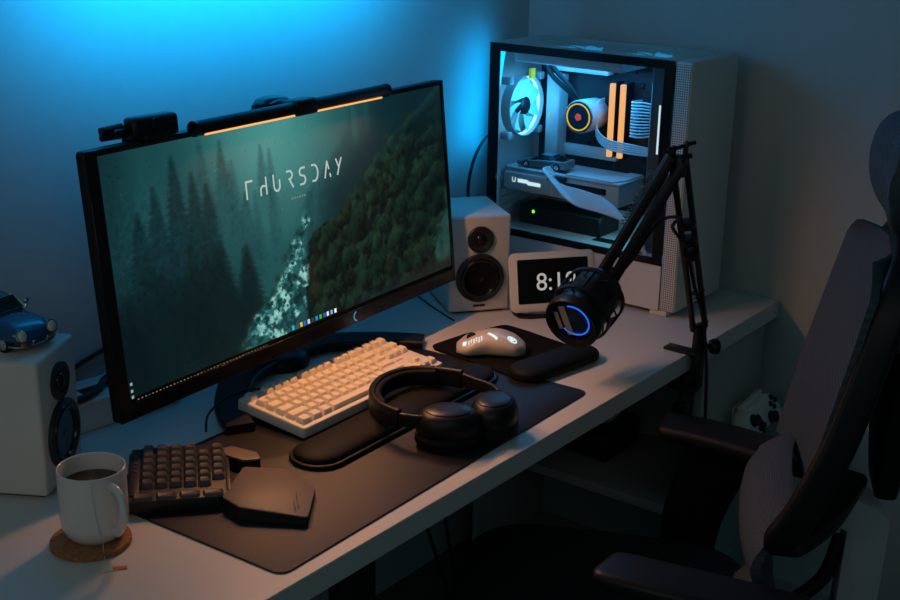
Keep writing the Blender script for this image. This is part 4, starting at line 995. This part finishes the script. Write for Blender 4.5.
for (x, y) in ((.040, .024), (.040, .006), (.049, .015), (.031, .015)):
    part('face_button', 'black', gp, lambda b: lathe(b, [(.0048, .013), (.0048, .0185), (.004, .0195), (.0005, .0198)], 16, Mg @ T(x, y, 0)))
part('shoulder_bumper', 'white', gp, lambda b: box(b, (0, .038, -.002), (.085, .010, .014), .004, 2, Mx=Mg))
hk = thing('controller_holder', 'small white hook bracket holding the game controller on the cabinet front', 'holder', (-.148, .0155, -.235))
part('back_plate', 'white', hk, lambda b: box(b, (0, -.002, 0), (.05, .004, .07), .0015, 1))
part('hook_arm', 'white', hk, lambda b: (box(b, (0, -.020, -.030), (.030, .036, .005), .002, 1), box(b, (0, -.037, -.022), (.030, .004, .018), .0015, 1)))

# ------------------------------------------------------------------ office chair
ch = thing('office_chair', 'black ergonomic office chair with mesh back pulled up to the desk', 'office chair', (-.893, -.123, -Z0), math.radians(25))
S = Z0-.262                                                     # seat top above the floor
part('seat', 'seat_fabric', ch, lambda b: (pillow(b, .50, .50, .12, S-.075, S, 8, S-.035, Mx=T(0, .03, 0), power=1.6),))
part('seat_pan', 'chair_plastic', ch, lambda b: prism(b, rrect(.46, .44, .10, 6, 0, .02), S-.10, S-.072, .008, 2))
def prof(z):                                                    # y of the back's front face at height z (desk-relative)
    return np.interp(z, [-.30, -.20, -.05, .06, .15, .25, .36, .46], [-.225, -.235, -.262, -.282, -.300, -.322, -.346, -.36])
def backmesh(b):
    nx, nz = 16, 22; fr, bk = [], []
    for j in range(nz+1):
        t = j/nz; z = -.02+.405*t
        hw = .215*(1-.30*max(0, t-.35)**1.7)*(1 if t < .93 else 1-.8*(t-.93)**.8*2)
        if t > .9: hw *= math.sqrt(max(.05, 1-((t-.9)/.115)**2))*.35+.65
        row = []
        for i in range(nx+1):
            x = -1+2*i/nx; row.append(Vector((x*hw, prof(z)+.040*abs(x)**2.2, z+Z0)))
        fr.append(row)
    rings = []
    for row in fr: rings.append([p for p in row]+[p+Vector((0, -.010, 0)) for p in reversed(row)])
    loft(b, rings)
part('backrest', 'mesh_fabric', ch, backmesh, sharp=60, loc=(0, -.014, -.014))
def lumbar(b):
    rings = []
    LZ = [-.262, -.235, -.20, -.157, -.115, -.075, -.035, 0.]; LYv = [-.160, -.190, -.214, -.216, -.192, -.170, -.186, -.232]
    P = spline([(0, y, z) for y, z in zip(LYv, LZ)], 3)
    for p in P:
        t = (p.z+.262)/.262; hw = .195-.06*(1-t)**2-.025*max(0, t-.7)/.3
        row = [Vector((x*hw, p.y-.016*abs(x)**2.5, p.z+Z0)) for x in [-1+2*i/12 for i in range(13)]]
        rings.append(row+[q+Vector((0, -.014, 0)) for q in reversed(row)])
    loft(b, rings)
part('lumbar_support', 'mesh_fabric', ch, lumbar, sharp=60, loc=(0, -.014, -.014))
def backframe(b):
    sweep(b, [(.13, -.31, Z0+.0), (.188, -.300, Z0+.03), (.200, -.312, Z0+.08), (.200, -.328, Z0+.15), (.186, -.350, Z0+.25), (.162, -.366, Z0+.34), (.11, -.372, Z0+.378), (0, float(prof(.39))-.016, Z0+.385)], rrect(.028, .040, .010, 4), 6, up=(0, 1, 0))
    for s in (-1,):
        sweep(b, [(0, -.335, Z0+.005), (s*.10, -.292, Z0-.018), (s*.175, -.238, Z0-.030), (s*.207, -.222, Z0-.008), (s*.216, -.240, Z0+.030), (s*.218, -.258, Z0+.075), (s*.212, -.286, Z0+.15), (s*.198, -.312, Z0+.25), (s*.172, -.336, Z0+.34), (s*.12, float(prof(.385))-.008, Z0+.388), (0, float(prof(.39))-.016, Z0+.392)], rrect(.028, .046, .010, 4), 6, up=(0, 1, 0))
    sweep(b, [(-.19, float(prof(.30))-.005, Z0+.30), (0, float(prof(.30))-.060, Z0+.29), (.19, float(prof(.30))-.005, Z0+.30)], rrect(.02, .05, .008, 3), 6, up=(0, 0, 1))
    sweep(b, [(0, -.385, Z0+.35), (0, -.385, Z0+.22), (0, -.378, Z0+.12), (0, -.380, Z0+.0)], rrect(.20, .060, .022, 4), 6, lambda t: 1-.45*t*t, up=(0, 1, 0))
part('back_frame', 'chair_plastic', ch, backframe, loc=(0, -.014, -.014))
BR = [(-.275, -.034), (-.345, -.026), (-.385, -.040), (-.408, -.064), (-.404, -.22), (-.400, -.36), (-.30, -.405), (-.06, -.405), (-.06, -.375), (-.28, -.372), (-.338, -.335), (-.342, -.22), (-.346, -.085), (-.30, -.062)]
part('spine_bracket', 'grey_metal', ch, lambda b: prism(b, [(y, z+Z0) for y, z in BR], -.035, .035, .003, 2, Mx=Matrix(((0, 0, 1, 0), (1, 0, 0, 0), (0, 1, 0, 0), (0, 0, 0, 1)))))
part('recline_lever', 'chair_plastic', ch, lambda b: tube(b, [(-.02, -.34, Z0-.10), (-.03, -.32, Z0-.17), (-.04, -.27, Z0-.22), (-.05, -.23, Z0-.26), (-.05, -.20, Z0-.33)], .012, 10, 6))
def headrest(b):
    rings = []
    for i in range(13):
        x = -.135+.27*i/12; k = math.sqrt(max(.02, 1-abs(x/.14)**3.2))
        cy = -.365+.030*abs(x/.135)**2
        rings.append([Vector((x, cy+.030*k*math.cos(a), Z0+.478+.082*k*math.sin(a))) for a in [2*PI*j/20 for j in range(20)]])
    loft(b, rings)
part('headrest', 'mesh_fabric', ch, headrest, sharp=60, loc=(0, -.006, -.004))
part('headrest_frame', 'chair_plastic', ch, lambda b: (sweep(b, [(-.12, -.385, Z0+.470), (-.06, -.405, Z0+.455), (0, -.410, Z0+.45), (.06, -.405, Z0+.455), (.12, -.385, Z0+.470)], rrect(.03, .10, .012, 4), 6, up=(0, 0, 1)), sweep(b, [(0, -.415, Z0+.47), (0, -.425, Z0+.38), (0, -.41, Z0+.28)], rrect(.04, .016, .006, 3), 6, up=(0, 1, 0))))
for s in (-1, 1):
    yo, toe = (.006, -.075) if s < 0 else (-.044, .112)
    ar = part('armrest', 'arm_pad', ch, lambda b: sweep(b, [(s*(.258-toe), -.275+yo, Z0-.0655), (s*(.264-toe*.72), -.20+yo, Z0-.064), (s*(.270-toe*.35), -.10+yo, Z0-.064), (s*(.268-toe*.1), -.03+yo, Z0-.066), (s*.262, .004+yo, Z0-.069)], rrect(.088, .030, .013, 5), 6, lambda t: (1-.10*(2*t-1)**2) if t < .86 else (1-.10*(2*t-1)**2)*math.sqrt(max(.12, 1-((t-.86)/.15)**2)), up=(0, 0, 1)))
    part('arm_post', 'chair_plastic', ch, lambda b: (sweep(b, [(s*.258, -.115+yo, Z0-.080), (s*.268, -.095+yo, Z0-.15), (s*.275, -.07+yo, Z0-.24), (s*.268, -.06+yo, Z0-.335), (s*.16, -.09, Z0-.362), (s*.05, -.08, Z0-.362)], rrect(.040, .125, .014, 4), 6, lambda t: 1-.35*t, up=(0, 1, .05)),))
part('seat_mechanism', 'chair_plastic', ch, lambda b: box(b, (0, -.06, S-.125), (.20, .26, .06), .015, 3))
part('gas_lift', 'black_metal', ch, lambda b: (cyl(b, (0, 0, .10), (0, 0, .26), .028), cyl(b, (0, 0, .25), (0, 0, S-.14), .016)))
for k in range(5):
    a = math.radians(72*k+10); d = Vector((math.cos(a), math.sin(a), 0))
    lg = part('base_leg', 'chair_plastic', ch, lambda b: sweep(b, [d*.02+Vector((0, 0, .105)), d*.15+Vector((0, 0, .095)), d*.30+Vector((0, 0, .075))], rrect(.05, .032, .008, 3), 4, lambda t: 1-.35*t, up=(0, 0, 1)))
    part('caster', 'rubber', lg, lambda b: (lathe(b, [(.006, -.022), (.024, -.022), (.027, -.016), (.027, .016), (.024, .022), (.006, .022)], 20, T(d.x*.30, d.y*.30, .027) @ R('Z', math.degrees(a)+90) @ R('X', 90)), cyl(b, d*.30+Vector((0, 0, .03)), d*.30+Vector((0, 0, .078)), .008)))

# ------------------------------------------------------------------ small things and cables
bx = thing('power_strip_box', 'pale cable box on the desk behind the left speaker', 'cable box', (-1.355, .622, 0), math.radians(-5))
part('box_body', 'white', bx, lambda b: box(b, (0, 0, .024), (.30, .085, .047), .004, 2))
part('box_lid', 'white', bx, lambda b: box(b, (0, 0, .050), (.306, .090, .006), .002, 2))
part('lid_slot', 'black_matte', bx, lambda b: box(b, (.06, .0, .0533), (.16, .02, .0012), .0003, 1))
single('power_cable', 'cable_black', 'thick black power cable resting on the cable box behind the left speaker', 'cable', lambda b: tube(b, [(-1.46, .60, .058), (-1.40, .585, .060), (-1.355, .600, .0605), (-1.325, .622, .0615), (-1.30, .630, .061), (-1.27, .632, .059)], .0062, 10, 6), (0, 0, 0))
single('wall_cable', 'cable_black', 'black cable slanting up the wall behind the monitor left end', 'cable', lambda b: tube(b, [(-1.42, .684, .045), (-1.35, .683, .068), (-1.30, .682, .082), (-1.22, .682, .10), (-1.12, .681, .14), (-1.0, .66, .20), (-.98, .60, .24)], .004, 8, 6))
single('case_cable', 'cable_black', 'black cable bowed against the wall behind the computer case', 'cable', lambda b: tube(b, [(-.19, .604, .32), (-.20, .635, .32), (-.228, .650, .295), (-.255, .655, .255), (-.272, .655, .20), (-.270, .652, .15), (-.262, .648, .08), (-.25, .645, .006), (-.24, .66, .004)], .0038, 8, 6))
single('speaker_cable', 'cable_black', 'thin dark cable on the desk leading to the right speaker', 'cable', lambda b: tube(b, [(-.575, .462, .0022), (-.552, .512, .002), (-.522, .572, .002), (-.49, .63, .002), (-.47, .67, .003)], .0017, 8, 6))
for pts, lb in (([(-.875, .33, -.0400), (-.872, .33, -.20), (-.858, .30, -.31), (-.835, .29, -.39), (-.80, .30, -.46), (-.80, .33, -.60), (-.83, .36, -.72)], 'dark cable dangling under the desk, the longer of the pair beside the seat'), ([(-.805, .33, -.0400), (-.80, .32, -.22), (-.800, .30, -.33), (-.785, .29, -.42), (-.72, .30, -.50), (-.66, .34, -.60)], 'dark cable dangling under the desk that swings off towards the cabinet')):
    single('hanging_cable', 'cable_black', lb, 'cable', lambda b: tube(b, pts, .0035, 8, 6))

# ------------------------------------------------------------------ lights
def area(name, loc, target, sx, sy, power, col, spread=180):
    l = bpy.data.lights.new(name, 'AREA'); l.shape = 'RECTANGLE'; l.size = sx; l.size_y = sy; l.energy = power; l.color = col; l.spread = math.radians(spread)
    o = bpy.data.objects.new(name, l); C.objects.link(o); o.location = (loc[0], loc[1], loc[2]+Z0)
    o.rotation_euler = (Vector(target)-Vector(loc)).to_track_quat('-Z', 'Y').to_euler(); return o
def point(name, loc, power, col, r=.03):
    l = bpy.data.lights.new(name, 'POINT'); l.energy = power; l.color = col; l.shadow_soft_size = r
    o = bpy.data.objects.new(name, l); C.objects.link(o); o.location = (loc[0], loc[1], loc[2]+Z0); return o
WARM = (1., .40, .115); BLUE = (.0, .40, 1.)
Rz = Matrix.Rotation(MYAW, 4, 'Z')
def mon_pt(x, y, z): q = Rz @ (Mh @ Vector((x, y, z))); return (q.x+MC[0], q.y+MC[1], q.z)
for (a, c) in ((-.226, -.026), (.030, .205)):
    q = mon_pt((a+c)/2, YBAR-.010, ZB-.0135)
    o = area('light_bar_lamp', q, (q[0], q[1]-.26, q[2]-.52), c-a, .010, 1.20, WARM, 150)
    o.rotation_euler = (math.radians(-27), 0, MYAW)
# blue lamp above the frame washing the wall; the blue of the case's exhaust fan spilling onto the wall behind it
area('blue_wall_lamp', (-.95, .49, .730), (-.95, .70, .775), .80, .05, 6.2, BLUE, 180)
area('blue_lamp_room_side', (-.95, .485, .730), (-.80, -.4, .30), .76, .05, .60, BLUE, 180)
area('blue_lamp_down_side', (-.95, .47, .725), (-.95, .40, 0), .76, .05, .18, BLUE, 130)
area('exhaust_fan_spill', (-.215, .618, .40), (-.30, .75, .42), .10, .26, .42, BLUE, 180)
# case lighting
point('case_fan_light', (-.205, .53, .40), .25, (.06, .45, 1.), .02)
area('case_top_light', (-.19, .40, .478), (-.19, .40, .2), .10, .26, .72, (.035, .40, .95))
area('case_floor_fill', (-.205, .33, .192), (-.20, .36, .1), .08, .14, .10, (.15, .6, .8))  # added fill under the graphics card to brighten the case floor
# weak room light from the left behind the camera
area('room_light', (-3.5, .05, .9), (-1.5, .2, .1), .9, .9, 2.2, (1., .92, .82))
area('front_fill_light', (-3.0, -1.7, 1.5), (-1.2, .1, 0), 1.2, 1.2, 2.5, (1., .93, .88))  # added fill from behind the camera for the desk front, no lamp there
w = bpy.data.worlds.new('dim_room'); bpy.context.scene.world = w; w.use_nodes = True
w.node_tree.nodes['Background'].inputs[0].default_value = (.11, .82, 1., 1); w.node_tree.nodes['Background'].inputs[1].default_value = .054

# ------------------------------------------------------------------ camera
cd = bpy.data.cameras.new('camera'); co = bpy.data.objects.new('camera', cd); C.objects.link(co)
f, yaw, pitch, roll = 1270.37, .6450891, .3164545, .0181510
cd.sensor_fit = 'HORIZONTAL'; cd.sensor_width = 36; cd.lens = f*36/900; cd.clip_start = .02
Fv = Vector((math.cos(yaw)*math.cos(pitch), math.sin(yaw)*math.cos(pitch), -math.sin(pitch)))
Rv = Fv.cross(Vector((0, 0, 1))).normalized(); Uv = Rv.cross(Fv)
R2 = Rv*math.cos(roll)+Uv*math.sin(roll); U2 = Uv*math.cos(roll)-Rv*math.sin(roll)
co.matrix_world = Matrix(((R2.x, U2.x, -Fv.x, -2.5464), (R2.y, U2.y, -Fv.y, -1.0105), (R2.z, U2.z, -Fv.z, .8518+Z0), (0, 0, 0, 1)))
sc_ = bpy.context.scene; sc_.camera = co
sc_.view_settings.view_transform = 'Standard'; sc_.view_settings.look = 'None'; sc_.view_settings.gamma = 1; sc_.view_settings.exposure = 0.0
sc_.view_settings.use_curve_mapping = False
sc_.cycles.use_denoising = True; sc_.cycles.max_bounces = 8; sc_.cycles.sample_clamp_indirect = 4.
bpy.context.view_layer.update()
